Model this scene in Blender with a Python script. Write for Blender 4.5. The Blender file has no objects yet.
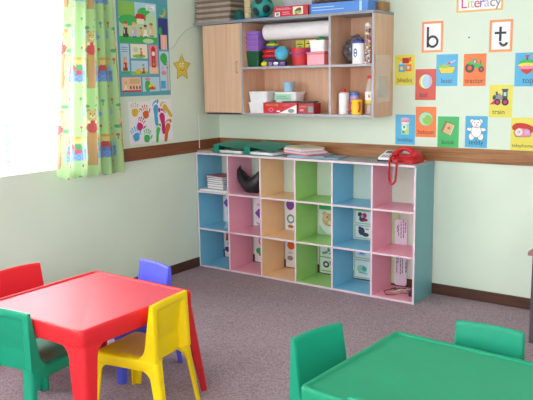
import bpy, bmesh, math, random
from mathutils import Vector, Matrix
random.seed(7)
C = bpy.context.scene.collection
PI = math.pi
R = math.radians

# ------------------------------------------------------------------ colour and materials
def lin(c):
    c = c.lstrip('#')
    v = [int(c[i:i+2], 16)/255 for i in (0, 2, 4)]
    return tuple((x/12.92 if x <= .04045 else ((x+.055)/1.055)**2.4) for x in v)
MATS = {}
def mat(name, col, rough=.5, spec=.4, var=.06, scale=30, bump=0, bscale=200, metal=0, trans=None, alpha=1, stretch=None):
    if name in MATS: return MATS[name]
    m = bpy.data.materials.new(name); m.use_nodes = True
    nt = m.node_tree; n = nt.nodes; l = nt.links
    b = n['Principled BSDF']; c = lin(col)
    tc = n.new('ShaderNodeTexCoord'); src = tc.outputs['Object']
    if stretch:
        mp = n.new('ShaderNodeMapping'); mp.inputs['Scale'].default_value = stretch
        l.new(src, mp.inputs['Vector']); src = mp.outputs['Vector']
    if var:
        nz = n.new('ShaderNodeTexNoise'); nz.inputs['Scale'].default_value = scale; nz.inputs['Detail'].default_value = 4
        l.new(src, nz.inputs['Vector'])
        rp = n.new('ShaderNodeValToRGB')
        rp.color_ramp.elements[0].position = .3; rp.color_ramp.elements[1].position = .7
        rp.color_ramp.elements[0].color = tuple(max(0, x*(1-var)) for x in c)+(1,)
        rp.color_ramp.elements[1].color = tuple(min(1, x*(1+var)) for x in c)+(1,)
        l.new(nz.outputs['Fac'], rp.inputs['Fac']); l.new(rp.outputs['Color'], b.inputs['Base Color'])
    else: b.inputs['Base Color'].default_value = c+(1,)
    b.inputs['Roughness'].default_value = rough
    b.inputs['Specular IOR Level'].default_value = spec
    b.inputs['Metallic'].default_value = metal
    if bump:
        nb = n.new('ShaderNodeTexNoise'); nb.inputs['Scale'].default_value = bscale; nb.inputs['Detail'].default_value = 3
        l.new(src, nb.inputs['Vector'])
        bp = n.new('ShaderNodeBump'); bp.inputs['Strength'].default_value = bump; bp.inputs['Distance'].default_value = .004
        l.new(nb.outputs['Fac'], bp.inputs['Height']); l.new(bp.outputs['Normal'], b.inputs['Normal'])
    if alpha < 1: b.inputs['Alpha'].default_value = alpha
    MATS[name] = m
    return m
def wood(name, c1, c2, rough=.4, stretch=(2, 30, 30), scale=2.5, spec=.4):
    m = bpy.data.materials.new(name); m.use_nodes = True
    nt = m.node_tree; n = nt.nodes; l = nt.links; b = n['Principled BSDF']
    tc = n.new('ShaderNodeTexCoord'); mp = n.new('ShaderNodeMapping'); mp.inputs['Scale'].default_value = stretch
    nz = n.new('ShaderNodeTexNoise'); nz.inputs['Scale'].default_value = scale; nz.inputs['Detail'].default_value = 6; nz.inputs['Distortion'].default_value = .6
    rp = n.new('ShaderNodeValToRGB'); rp.color_ramp.elements[0].position = .3; rp.color_ramp.elements[1].position = .72
    rp.color_ramp.elements[0].color = lin(c1)+(1,); rp.color_ramp.elements[1].color = lin(c2)+(1,)
    l.new(tc.outputs['Object'], mp.inputs['Vector']); l.new(mp.outputs['Vector'], nz.inputs['Vector'])
    l.new(nz.outputs['Fac'], rp.inputs['Fac']); l.new(rp.outputs['Color'], b.inputs['Base Color'])
    b.inputs['Roughness'].default_value = rough; b.inputs['Specular IOR Level'].default_value = spec
    MATS[name] = m
    return m
def clear(name, col, alpha, rough=.1):
    m = bpy.data.materials.new(name); m.use_nodes = True
    nt = m.node_tree; n = nt.nodes; l = nt.links
    for x in list(n): n.remove(x)
    o = n.new('ShaderNodeOutputMaterial'); mx = n.new('ShaderNodeMixShader'); t = n.new('ShaderNodeBsdfTransparent')
    b = n.new('ShaderNodeBsdfPrincipled'); b.inputs['Base Color'].default_value = lin(col)+(1,); b.inputs['Roughness'].default_value = rough
    b.inputs['Specular IOR Level'].default_value = .8
    mx.inputs['Fac'].default_value = alpha
    l.new(t.outputs[0], mx.inputs[1]); l.new(b.outputs[0], mx.inputs[2]); l.new(mx.outputs[0], o.inputs[0])
    MATS[name] = m
    return m

# ------------------------------------------------------------------ mesh helpers
def box(bm, x0, x1, y0, y1, z0, z1, mi=0):
    vs = [bm.verts.new(p) for p in ((x0,y0,z0),(x1,y0,z0),(x1,y1,z0),(x0,y1,z0),(x0,y0,z1),(x1,y0,z1),(x1,y1,z1),(x0,y1,z1))]
    fs = []
    for q in ((3,2,1,0),(4,5,6,7),(0,1,5,4),(1,2,6,5),(2,3,7,6),(3,0,4,7)):
        f = bm.faces.new([vs[i] for i in q]); f.material_index = mi; fs.append(f)
    return fs       # bottom, top, front(-y), right(+x), back, left
def loft(bm, loops, cap0=True, cap1=True, mi=0, closed=True):
    L = [[bm.verts.new(p) for p in lp] for lp in loops]; n = len(L[0])
    for a, b in zip(L, L[1:]):
        for i in range(n if closed else n-1):
            f = bm.faces.new((a[i], a[(i+1) % n], b[(i+1) % n], b[i])); f.material_index = mi
    if cap0: f = bm.faces.new(list(reversed(L[0]))); f.material_index = mi
    if cap1: f = bm.faces.new(L[-1]); f.material_index = mi
    return L
def circ(cx, cy, z, r, n=24, ry=None):
    ry = r if ry is None else ry
    return [(cx+r*math.cos(2*PI*i/n), cy+ry*math.sin(2*PI*i/n), z) for i in range(n)]
def lathe(bm, cx, cy, prof, n=24, mi=0, cap0=True, cap1=True):
    loft(bm, [circ(cx, cy, z, r, n) for r, z in prof], cap0, cap1, mi)
def rrect(x0, x1, y0, y1, r, z, seg=5):
    pts = []
    for cx, cy, a0 in ((x1-r, y1-r, 0), (x0+r, y1-r, 90), (x0+r, y0+r, 180), (x1-r, y0+r, 270)):
        for k in range(seg+1):
            a = R(a0+90*k/seg); pts.append((cx+r*math.cos(a), cy+r*math.sin(a), z))
    return pts
def tube(bm, pts, r, n=8, mi=0):
    P = [Vector(p) for p in pts]; loops = []; up = None
    for i, p in enumerate(P):
        t = (P[min(i+1, len(P)-1)]-P[max(i-1, 0)]).normalized()
        if up is None: up = t.orthogonal().normalized()
        up = (up - t*up.dot(t)); up = up.normalized() if up.length > 1e-6 else t.orthogonal().normalized()
        s = t.cross(up); rr = r[i] if isinstance(r, (list, tuple)) else r
        loops.append([tuple(p + (up*math.cos(2*PI*k/n)+s*math.sin(2*PI*k/n))*rr) for k in range(n)])
    loft(bm, loops, mi=mi)
def sphere(bm, c, r, mi=0, u=20, v=12, sc=(1, 1, 1)):
    g = bmesh.ops.create_uvsphere(bm, u_segments=u, v_segments=v, radius=r)
    for w in g['verts']: w.co = Vector((w.co.x*sc[0]+c[0], w.co.y*sc[1]+c[1], w.co.z*sc[2]+c[2]))
    for f in {f for w in g['verts'] for f in w.link_faces}: f.material_index = mi
def prism_xz(bm, pts, y0, y1, mi=0):
    loft(bm, [[(x, y0, z) for x, z in pts], [(x, y1, z) for x, z in pts]], mi=mi)

def empty(name, loc, rz=0):
    o = bpy.data.objects.new(name, None); C.objects.link(o); o.location = loc; o.rotation_euler = (0, 0, rz); o.empty_display_size = .1
    return o
def obj(name, bm, mats, parent=None, bevel=0, smooth=35, local=False, loc=None, label=None, sub=0):
    """link bm as ONE mesh object; world coordinates unless local"""
    if not isinstance(mats, (list, tuple)): mats = [mats]
    bmesh.ops.recalc_face_normals(bm, faces=bm.faces)
    me = bpy.data.meshes.new(name)
    if not local:
        base = Vector((0, 0, 0)); q = parent
        while q: base += Vector(q.location); q = q.parent
        if parent is None:
            if loc is None:
                cs = [v.co for v in bm.verts]
                loc = ((min(c.x for c in cs)+max(c.x for c in cs))/2, (min(c.y for c in cs)+max(c.y for c in cs))/2, min(c.z for c in cs))
            base = Vector(loc)
        for v in bm.verts: v.co -= base
    bm.to_mesh(me); bm.free()
    for m in mats: me.materials.append(m)
    if smooth:
        for p in me.polygons: p.use_smooth = True
        me.set_sharp_from_angle(angle=R(smooth))
    o = bpy.data.objects.new(name, me); C.objects.link(o)
    if parent: o.parent = parent
    elif loc is not None and not local: o.location = loc
    if bevel:
        b = o.modifiers.new('bevel', 'BEVEL'); b.width = bevel; b.segments = 2; b.limit_method = 'ANGLE'; b.angle_limit = R(40)
    if sub:
        s = o.modifiers.new('sub', 'SUBSURF'); s.levels = sub; s.render_levels = sub
    if label: o['label'] = label
    return o
def tag(o, label, cat, group=None, kind=None):
    o['label'] = label; o['category'] = cat
    if group: o['group'] = group
    if kind: o['kind'] = kind
    return o
def struct(o): o['kind'] = 'structure'; return o
def dup(root, loc, rz):
    r = root.copy(); C.objects.link(r); r.location = loc; r.rotation_euler = (0, 0, rz)
    for ch in list(root.children):
        c = ch.copy(); C.objects.link(c); c.parent = r
        for g in ch.children:
            d = g.copy(); C.objects.link(d); d.parent = c
    return r
def setmat(root, m):
    for ch in root.children:
        ch.data = ch.data.copy(); ch.data.materials[0] = m

def text_bm(s, size, align='CENTER'):
    cu = bpy.data.curves.new('t', 'FONT'); cu.body = s; cu.size = size; cu.align_x = align
    cu.resolution_u = 3
    o = bpy.data.objects.new('t', cu); C.objects.link(o)
    dg = bpy.context.evaluated_depsgraph_get(); ev = o.evaluated_get(dg); me = ev.to_mesh()
    bm = bmesh.new(); bm.from_mesh(me); ev.to_mesh_clear()
    bpy.data.objects.remove(o); bpy.data.curves.remove(cu)
    return bm
# wall frames: (u, v, depth) -> world.  back wall: u=x, v=z, depth toward -y.  left wall: u=y, v=z, depth toward +x
def WB(u, v, d): return (u, -d, v)
def WL(u, v, d): return (d, u, v)
def WS(u, v, d): return (u, -d-.0142, v)       # in front of the baseboard, behind the shelf unit
class Sheet:
    """flat coloured shapes printed on a sheet; every shape lies a hair above the last"""
    def __init__(s, W, d0=.0021): s.bm = bmesh.new(); s.W = W; s.d = d0; s.mats = []
    def mi(s, m):
        if m not in s.mats: s.mats.append(m)
        return s.mats.index(m)
    def poly(s, pts, m):
        k = s.mi(m); vs = [s.bm.verts.new(s.W(u, v, s.d)) for u, v in pts]
        e = [s.bm.edges.new((vs[i], vs[(i+1) % len(vs)])) for i in range(len(vs))]
        g = bmesh.ops.triangle_fill(s.bm, use_beauty=True, edges=e)
        for f in g['geom']:
            if isinstance(f, bmesh.types.BMFace): f.material_index = k
        s.d += .00006
    def ell(s, u, v, ru, rv, m, n=22, rot=0, a0=0, a1=360):
        pts = []
        full = a1-a0 >= 360
        for i in range(n if full else n+1):
            a = R(a0+(a1-a0)*i/n); x, y = ru*math.cos(a), rv*math.sin(a)
            pts.append((u+x*math.cos(rot)-y*math.sin(rot), v+x*math.sin(rot)+y*math.cos(rot)))
        s.poly(pts, m)
    def rect(s, u0, u1, v0, v1, m): s.poly([(u0, v0), (u1, v0), (u1, v1), (u0, v1)], m)
    def line(s, pts, w, m):
        for (a, b), (c, d) in zip(pts, pts[1:]):
            L = math.hypot(c-a, d-b) or 1; nx, ny = -(d-b)/L*w/2, (c-a)/L*w/2
            s.poly([(a+nx, b+ny), (a-nx, b-ny), (c-nx, d-ny), (c+nx, d+ny)], m)
    def text(s, t, u, v, size, m, rot=0, sx=1):
        b = text_bm(t, size); k = s.mi(m); ca, sa = math.cos(rot), math.sin(rot); mp = {}
        for w in b.verts: mp[w] = s.bm.verts.new(s.W(u+(w.co.x*ca*sx-w.co.y*sa), v+(w.co.x*sa*sx+w.co.y*ca), s.d))
        for f in b.faces:
            try: g = s.bm.faces.new([mp[w] for w in f.verts]); g.material_index = k
            except ValueError: pass
        b.free(); s.d += .00006
    def build(s, name, parent, label=None):
        # keep printed normals facing the room
        base = Vector((0, 0, 0)); q = parent
        while q: base += Vector(q.location); q = q.parent
        n = Vector(s.W(0, 0, 1)); s.bm.normal_update()
        for f in s.bm.faces:
            if f.normal.dot(n) < 0: f.normal_flip()
        me = bpy.data.meshes.new(name)
        for v in s.bm.verts: v.co -= base
        s.bm.to_mesh(me); s.bm.free()
        for m in s.mats: me.materials.append(m)
        o = bpy.data.objects.new(name, me); C.objects.link(o); o.parent = parent
        if label: o['label'] = label
        return o
def sheet_card(name, W, u0, u1, v0, v1, m, th=.0018, tilt=0):
    bm = bmesh.new(); a = W(u0, v0, .0003); b = W(u1, v1, th)
    box(bm, min(a[0], b[0]), max(a[0], b[0]), min(a[1], b[1]), max(a[1], b[1]), v0, v1)
    return obj(name, bm, m, smooth=0)

# ------------------------------------------------------------------ palette
K = lambda n, c, **k: mat(n, c, **k)
P = {k: mat('print_'+k, v, rough=.45, var=0) for k, v in dict(black='#26262a', white='#f2f2f0', red='#c8302c', orange='#f07a2a', yellow='#e8d34c',
     blue='#4aa6dc', deepblue='#2c56b0', green='#3fb45a', lime='#8fc45a', pink='#e88aa6', magenta='#cc2a78', purple='#7a50b0', brown='#a5764a', tan='#d9b384',
     grey='#8d8d92', dark='#4a4a52', cream='#efe6cf', paleblue='#b8d6e8', teal='#4fa9a6', navy='#3a3f86', skin='#e8b890', lilac='#c7b5e0', mint='#a8d8b8', rust='#d8682c', gold='#e0b830', palegreen='#bcdcae', peach='#f0c4a8')  .items()}
wall_m = mat('wall_paint', '#dae5d6', rough=.75, spec=.25, var=.02, scale=3, bump=.15, bscale=90)
ceil_m = mat('ceiling_paint', '#f2f2ee', rough=.8, var=.02)
white_m = mat('white_gloss_paint', '#f0f0ee', rough=.35, var=.02)
rail_m = wood('rail_wood', '#7d4c2a', '#b27b4e', rough=.38, stretch=(1.2, 22, 22), scale=3)
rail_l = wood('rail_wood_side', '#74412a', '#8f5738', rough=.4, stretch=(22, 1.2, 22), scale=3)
base_m = wood('baseboard_wood', '#4a2e26', '#5e3c30', rough=.45, stretch=(2, 2, 30))

def carpet():
    m = bpy.data.materials.new('carpet'); m.use_nodes = True
    nt = m.node_tree; n = nt.nodes; l = nt.links; b = n['Principled BSDF']
    tc = n.new('ShaderNodeTexCoord')
    a = n.new('ShaderNodeTexNoise'); a.inputs['Scale'].default_value = 95; a.inputs['Detail'].default_value = 5
    c = n.new('ShaderNodeTexNoise'); c.inputs['Scale'].default_value = 2.2; c.inputs['Detail'].default_value = 3
    for x in (a, c): l.new(tc.outputs['Object'], x.inputs['Vector'])
    rp = n.new('ShaderNodeValToRGB'); rp.color_ramp.elements[0].position = .33; rp.color_ramp.elements[1].position = .68
    rp.color_ramp.elements[0].color = lin('#8b7680')+(1,); rp.color_ramp.elements[1].color = lin('#b29ca6')+(1,)
    rq = n.new('ShaderNodeValToRGB'); rq.color_ramp.elements[0].position = .35; rq.color_ramp.elements[1].position = .65
    rq.color_ramp.elements[0].color = (.9, .9, .9, 1); rq.color_ramp.elements[1].color = (1, 1, 1, 1)
    mx = n.new('ShaderNodeMix'); mx.data_type = 'RGBA'; mx.blend_type = 'MULTIPLY'; mx.inputs[0].default_value = 1
    l.new(a.outputs['Fac'], rp.inputs['Fac']); l.new(c.outputs['Fac'], rq.inputs['Fac'])
    l.new(rp.outputs['Color'], mx.inputs[6]); l.new(rq.outputs['Color'], mx.inputs[7]); l.new(mx.outputs[2], b.inputs['Base Color'])
    b.inputs['Roughness'].default_value = .95; b.inputs['Specular IOR Level'].default_value = .1
    bp = n.new('ShaderNodeBump'); bp.inputs['Strength'].default_value = .5; bp.inputs['Distance'].default_value = .004
    l.new(a.outputs['Fac'], bp.inputs['Height']); l.new(bp.outputs['Normal'], b.inputs['Normal'])
    return m
carpet_m = carpet()

# ------------------------------------------------------------------ room shell
RX, RY, RZ = 5.6, -6.6, 2.7
TH = .22
def wall_open(name, axis, pos, out, a0, a1, holes, m):
    """wall with rectangular holes: axis 'x' -> plane x=pos spanning y; 'y' -> plane y=pos spanning x"""
    bm = bmesh.new(); lo, hi = min(pos, pos+out), max(pos, pos+out)
    def b(u0, u1, v0, v1):
        if u1-u0 < 1e-4 or v1-v0 < 1e-4: return
        if axis == 'x': box(bm, lo, hi, u0, u1, v0, v1)
        else: box(bm, u0, u1, lo, hi, v0, v1)
    cur = a0
    for (h0, h1, z0, z1) in sorted(holes):
        b(cur, h0, 0, RZ); b(h0, h1, 0, z0); b(h0, h1, z1, RZ); cur = h1
    b(cur, a1, 0, RZ)
    return struct(obj(name, bm, m, smooth=0))
bm = bmesh.new(); box(bm, -TH, RX+TH, RY-TH, TH, -.12, 0); struct(obj('floor', bm, carpet_m, smooth=0))
bm = bmesh.new(); box(bm, -TH, RX+TH, RY-TH, TH, RZ, RZ+.1); struct(obj('ceiling', bm, ceil_m, smooth=0))
WIN = dict(left=(-3.9, -1.52, 1.014, 2.25), right=(-4.4, -3.3, .95, 2.3), front=(1.2, 4.6, .9, 2.35), left_fill=(-6.3, -4.5, 1.014, 2.25))  # only left is in view; the other openings are unseen, added for fill light
wall_open('wall_left', 'x', 0, -TH, RY-TH, TH, [WIN['left_fill'], WIN['left']], wall_m)
wall_open('wall_right', 'x', RX, TH, RY-TH, TH, [WIN['right']], wall_m)
wall_open('wall_back', 'y', 0, TH, 0, RX, [], wall_m)
wall_open('wall_front', 'y', RY, -TH, 0, RX, [WIN['front']], wall_m)
pane_m = clear('window_glass', '#ffffff', .06, .02)
def window(name, axis, pos, out, h):
    u0, u1, z0, z1 = h; c = pos+out*.75
    def bx(bm, a0, a1, v0, v1, t=.03):
        if axis == 'x': box(bm, c-t, c+t, a0, a1, v0, v1)
        else: box(bm, a0, a1, c-t, c+t, v0, v1)
    bm = bmesh.new(); f = .05
    bx(bm, u0, u1, z0, z0+f); bx(bm, u0, u1, z1-f, z1); bx(bm, u0, u0+f, z0+f, z1-f); bx(bm, u1-f, u1, z0+f, z1-f)
    n = 3
    for k in range(1, n):
        x = u0+(u1-u0)*k/n; bx(bm, x-.02, x+.02, z0+f, z1-f)
    o = struct(obj(name, bm, white_m, smooth=0))
    bm = bmesh.new(); bx(bm, u0+f, u1-f, z0+f, z1-f, .003)
    p = obj('window_pane', bm, pane_m, parent=o, smooth=0)
    return o
window('window_1', 'x', 0, -TH, WIN['left']); window('fill_window_4', 'x', 0, -TH, WIN['left_fill']); window('fill_window_2', 'x', RX, TH, WIN['right']); window('fill_window_3', 'y', RY, -TH, WIN['front'])  # all but the first frame unseen openings added to let in fill light
# chair rail and baseboards
bm = bmesh.new(); box(bm, .018, RX, -.018, 0, .9985, 1.098); struct(obj('trim_1', bm, rail_m, bevel=.003, smooth=0))
bm = bmesh.new(); box(bm, 0, .018, -1.52, 0, .9985, 1.098); struct(obj('trim_2', bm, rail_l, bevel=.003, smooth=0))
bm = bmesh.new(); box(bm, .014, RX-.014, -.014, 0, 0, .08); struct(obj('baseboard_back', bm, base_m, bevel=.003, smooth=0))
bm = bmesh.new(); box(bm, 0, .014, RY+.014, 0, 0, .08); struct(obj('baseboard_left', bm, base_m, bevel=.003, smooth=0))
bm = bmesh.new(); box(bm, RX-.014, RX, RY+.014, 0, 0, .08); struct(obj('baseboard_right', bm, base_m, bevel=.003, smooth=0))
bm = bmesh.new(); box(bm, .0, RX, RY, RY+.014, 0, .08); struct(obj('baseboard_front', bm, base_m, bevel=.003, smooth=0))

# ------------------------------------------------------------------ moulded plastic furniture
def lleg(bm, sx, sy, cx, cy, z1, z0, w1, w0, t, r, fil, fx, fy, taper=1.0, n=14, zy=None, fily=None):
    """leg of L section at corner (cx,cy), corner pointing (sx,sy); foot offset (fx,fy); fillet fil at the top"""
    loops = []
    zs = [z1-(z1-z0)*(i/n)**1.7 for i in range(n+1)]
    for z in zs:
        s = (z1-z)/(z1-z0); w = w1+(w0-w1)*s**taper
        h = z1-z
        if h < fil: w += fil-math.sqrt(max(0, fil*fil-(fil-h)**2))
        wy = w
        if zy is not None:
            wy = w1+(w0-w1)*s**taper; hy_ = max(0, zy-z)
            if hy_ < fily: wy += fily-math.sqrt(max(0, fily*fily-(fily-hy_)**2))
        ox, oy = cx+fx*s, cy+fy*s
        pts = [(-w, 0)]
        for k in range(7):
            a = R(90-90*k/6); pts.append((-r+r*math.cos(a), -r+r*math.sin(a)))
        pts += [(0, -wy), (-t, -wy)]
        ri = max(r-t, .002)
        for k in range(7):
            a = R(90*k/6); pts.append((-t-ri+ri*math.cos(a), -t-ri+ri*math.sin(a)))
        pts.append((-w, -t))
        loops.append([(ox+sx*px, oy+sy*py, z) for px, py in pts])
    loft(bm, loops)
def plastic(name, col, rough=.28):
    return mat(name, col, rough=rough, spec=.3, var=.03, scale=6, bump=.03, bscale=300)
red_p = plastic('red_plastic', '#d8242e', .38); red_t = plastic('red_table_plastic', '#d0202c', .36); green_p = plastic('green_plastic', '#149272', .42); yellow_p = plastic('yellow_plastic', '#f2cc0c', .4); blue_p = plastic('violet_blue_plastic', '#5a5fe0', .4)
green_t = plastic('green_table_plastic', '#168d68', .42)

red_top = plastic('red_table_top', '#cb3049', .46); red_top.node_tree.nodes['Principled BSDF'].inputs['Specular IOR Level'].default_value = 1.0
green_top = plastic('green_table_top', '#1b8f69', .42)
def make_table(m, mt, label, loc, rz, sx, sy):
    t = empty('activity_table', loc, rz); tag(t, label, 'table')
    hx, hy = sx/2, sy/2; bm = bmesh.new()
    L = lambda i, z, r=.03: rrect(-hx+i, hx-i, -hy+i, hy-i, max(r-i, .006), z, 6)
    loft(bm, [L(.05, .518), L(.012, .518), L(.012, .458), L(.010, .455), L(.002, .455), L(0, .458), L(0, .530), L(.003, .537), L(.008, .540),
              L(.018, .540), L(.021, .5385), L(.024, .532), L(.028, .5315)])
    for f in bm.faces:
        if min(v.co.z for v in f.verts) > .5312 and max(v.co.z for v in f.verts) < .5321: f.material_index = 1
    obj('tabletop', bm, [m, mt], t, local=True, smooth=50)
    for ax in (-1, 1):
        for ay in (-1, 1):
            bm = bmesh.new()
            lleg(bm, ax, ay, ax*(hx-.0005), ay*(hy-.0005), .460, 0, .090, .052, .012, .030, .058, ax*.050, ay*.046, taper=1.25)
            obj('leg', bm, m, t, local=True, smooth=50)
    return t
make_table(red_p, red_top, 'red plastic activity table with raised rim, beside the window wall', (1.277, -2.622, 0), 0, .745, .735)
RG = R(-3.1)
gx, gy = 2.768, -2.222
make_table(green_t, green_top, 'green plastic activity table with raised rim at the front right', (gx+.47*math.cos(RG)+.3525*math.sin(RG), gy+.47*math.sin(RG)-.3525*math.cos(RG), 0), RG, .94, .705)

def make_chair(m, label, loc, rz, group=None):
    t = empty('child_chair', loc, rz); tag(t, label, 'chair', group)
    bm = bmesh.new()
    def L(i, z, r=.03):
        pts = []
        for x, y, zz in rrect(-.148+i, .148-i, -.19+i, .183-i, max(r-i, .004), z, 5):
            pts.append((x*(1+.11*(y+.19)/.355), y, zz))
        # the rear edge is cut high between the back legs
        return pts
    def Lr(i, z, r=.03):
        out = []
        for x, y, zz in dense(L(i, z, r)):
            k = max(0, min(1, (.112-abs(x))/.02)); k = k*k*(3-2*k)
            if y < -.12:
                y = y+(max(y, -.148+i)-y)*k
                if zz < .283: zz += (.280-zz)*k
            out.append((x, y, zz))
        return out
    def dense(p):
        q = []
        for (a, b) in zip(p, p[1:]+p[:1]):
            n = 24 if math.dist(a, b) > .1 else 1
            for k in range(n): q.append(tuple(a[c]+(b[c]-a[c])*k/n for c in range(3)))
        return q
    loft(bm, [Lr(.03, .282), Lr(.009, .282), Lr(.009, .247), Lr(.002, .244), Lr(0, .247), Lr(0, .288), Lr(.003, .296), Lr(.010, .300), Lr(.05, .298), Lr(.09, .294)])
    obj('seat', bm, m, t, local=True, smooth=55)
    # backrest: front skin, recessed rear, flaring into the seat
    bm = bmesh.new(); NU, NV = 40, 36; Z0, Z1 = .292, .58
    def hw(s): return .147-.006*s
    def top(u): return Z1-.007*u*u
    F = []; B = []
    def ss(a): a = min(1, max(0, a)); return a*a*(3-2*a)
    for j in range(NV+1):
        s = j/NV; fr = []; br = []
        for i in range(NU+1):
            u = -1+2*i/NU
            z = Z0+(top(u)-Z0)*s
            x = u*hw(s); h = z-Z0
            ed = hw(s)-abs(x)
            fil = .065
            yf = -.112-.045*s - .010*(1-u*u)*math.sin(min(1, s*1.4)*PI/2)
            if h < fil: yf += fil-math.sqrt(max(0, fil*fil-(fil-h)**2))
            yb = -.190+.007*s
            # recess on the rear
            dz0 = h-.004; dz1 = (top(u)-.03)-z
            d = min(ed-.033, dz1)
            k = ss(d/.013)
            ybr = yb + min(yf-.014-yb, .042)*k
            # rounded outer edge
            e = min(ed, top(u)-z)
            rr = .006
            if e < rr:
                q = rr-math.sqrt(max(0, rr*rr-(rr-e)**2)); yf -= q*.8; ybr += q*.8
            fr.append(bm.verts.new((x, yf, z))); br.append(bm.verts.new((x, ybr, z)))
        F.append(fr); B.append(br)
    for j in range(NV):
        for i in range(NU):
            bm.faces.new((F[j][i], F[j][i+1], F[j+1][i+1], F[j+1][i])); bm.faces.new((B[j][i+1], B[j][i], B[j+1][i], B[j+1][i+1]))
    for j in range(NV):
        bm.faces.new((F[j][0], F[j+1][0], B[j+1][0], B[j][0])); bm.faces.new((F[j+1][NU], F[j][NU], B[j][NU], B[j+1][NU]))
    for i in range(NU):
        bm.faces.new((F[0][i+1], F[0][i], B[0][i], B[0][i+1])); bm.faces.new((F[NV][i], F[NV][i+1], B[NV][i+1], B[NV][i]))
    obj('backrest', bm, m, t, local=True, smooth=50)
    for ax in (-1, 1):
        bm = bmesh.new(); lleg(bm, ax, 1, ax*.1645, .1825, .246, 0, .054, .036, .010, .026, .038, ax*.010, .020, taper=.9); obj('leg', bm, m, t, local=True, smooth=50)
        bm = bmesh.new(); lleg(bm, ax, -1, ax*.1478, -.1895, .300, 0, .050, .036, .010, .026, .012, ax*.016, -.045, taper=.8, n=20, zy=.246, fily=.045); obj('leg', bm, m, t, local=True, smooth=50)
    return t
def chair_at(bx, by, th):      # bx,by: centre of the top of the back; th: heading
    th = R(th); d = .172
    return (bx-math.sin(th)*d, by+math.cos(th)*d, 0), th
proto = None
def add_chair(m, label, bx, by, th, group=None):
    global proto
    loc, rz = chair_at(bx, by, th)
    if proto is None:
        proto = make_chair(m, label, loc, rz, group); return proto
    c = dup(proto, loc, rz); tag(c, label, 'chair', group); setmat(c, m); return c
G = 'plastic chairs around the tables'
add_chair(yellow_p, 'yellow moulded plastic chair pushed up to the red table', 1.709, -2.497, 97, G)
add_chair(blue_p, 'violet-blue moulded plastic chair behind the red table', 1.178, -2.048, 169.5, G)
add_chair(red_p, 'red moulded plastic chair on the window side of the red table', .582, -2.548, -95, G)
add_chair(green_p, 'green moulded plastic chair at the near side of the red table', 1.195, -3.043, 9, G)
add_chair(green_p, 'green moulded plastic chair at the left end of the green table', 2.538, -2.488, -104, G)
add_chair(green_p, 'green moulded plastic chair behind the green table', 3.118, -2.056, 181, G)
add_chair(green_p, 'green moulded plastic chair at the near side of the green table, its top corner showing', 3.092, -2.968, -3, G)

# ------------------------------------------------------------------ pigeonhole shelf unit
SX0, SX1, SD, SB = .008, 2.020, -.34, -.020
lam = lambda n, c: mat(n, c, rough=.33, spec=.45, var=.03, scale=8)
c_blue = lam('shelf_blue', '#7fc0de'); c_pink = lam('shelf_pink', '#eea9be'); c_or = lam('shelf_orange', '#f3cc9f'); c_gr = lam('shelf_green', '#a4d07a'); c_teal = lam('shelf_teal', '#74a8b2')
c_edge = lam('shelf_edge', '#dfc8d4'); c_top = mat('shelf_top_grey', '#9aa2ac', rough=.4, var=.08, scale=14)
cols = [c_blue, c_pink, c_or, c_gr, c_blue, c_pink]
cn = ['blue', 'pink', 'peach', 'lime green', 'blue', 'pink']
unit = empty('pigeonhole_shelf', (1.014, -.178, 0)); tag(unit, 'low open-backed pigeonhole unit of eighteen pastel cubbyholes against the back wall', 'shelf')
t = .0155
xs = [SX0+(SX1-SX0-t)*i/6 for i in range(7)]          # left face of each upright
zs = [0, .329, .653]                                  # underside of each shelf row
def panel(name, b, m_left, m_right, m_top=None, label=None):
    bm = bmesh.new(); f = box(bm, *b)
    f[2].material_index = 2; f[3].material_index = 1; f[5].material_index = 0
    f[0].material_index = 0; f[1].material_index = 1; f[4].material_index = 2
    return obj(name, bm, [m_left, m_right, c_edge], unit, smooth=0, bevel=.0012, label=label)
for i in range(7):
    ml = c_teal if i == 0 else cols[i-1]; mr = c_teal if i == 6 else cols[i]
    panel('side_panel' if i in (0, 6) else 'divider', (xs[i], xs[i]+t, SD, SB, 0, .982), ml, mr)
for i in range(6):
    for j, z in enumerate(zs):
        bm = bmesh.new(); f = box(bm, xs[i]+t, xs[i+1], SD, SB, z, z+t); f[2].material_index = 1
        obj('shelf_board', bm, [cols[i], c_edge], unit, smooth=0, bevel=.0012, label=f'{cn[i]} shelf board')
bm = bmesh.new(); f = box(bm, SX0-.008, SX1, SD-.012, -.019, .982, 1.0); f[2].material_index = 1
obj('top_panel', bm, [c_top, c_edge], unit, smooth=0, bevel=.002, label='grey laminate top with a pink-white edge')

# ------------------------------------------------------------------ wall cupboard
W0, W1, WD = .098, 1.672, -.308
ZB, ZT = 1.318, 2.046
beech = wood('beech_laminate', '#d6a78a', '#e6bda1', rough=.42, stretch=(14, 14, 1.0), scale=2.2)
beech_d = wood('beech_door', '#d6ab8e', '#e4bea3', rough=.4, stretch=(16, 16, .8), scale=2.2)
grey_e = mat('grey_edging', '#a6a6b2', rough=.4, var=.04); grey_t = mat('grey_top_board', '#8f929c', rough=.45, var=.06, scale=12)
cup = empty('wall_cupboard', ((W0+W1)/2, -.155, ZB)); tag(cup, 'long beech wall cupboard with one door and open shelves, grey edging', 'cupboard')
e = .018
def cp(name, b, front=1, m=None, label=None):
    bm = bmesh.new(); f = box(bm, *b); f[2].material_index = 1
    return obj(name, bm, [m or beech, grey_e], cup, smooth=0, bevel=.001, label=label)
cp('side_panel', (W0, W0+e, WD+.02, -.0005, ZB, ZT)); cp('side_panel', (W1-e, W1, WD, -.0005, ZB, ZT))
DX = .492; MX = 1.302
cp('divider', (DX-.004, DX+e-.004, WD, -.008, ZB+e, ZT)); cp('divider', (MX, MX+e, WD, -.008, ZB+e, ZT))
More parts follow.
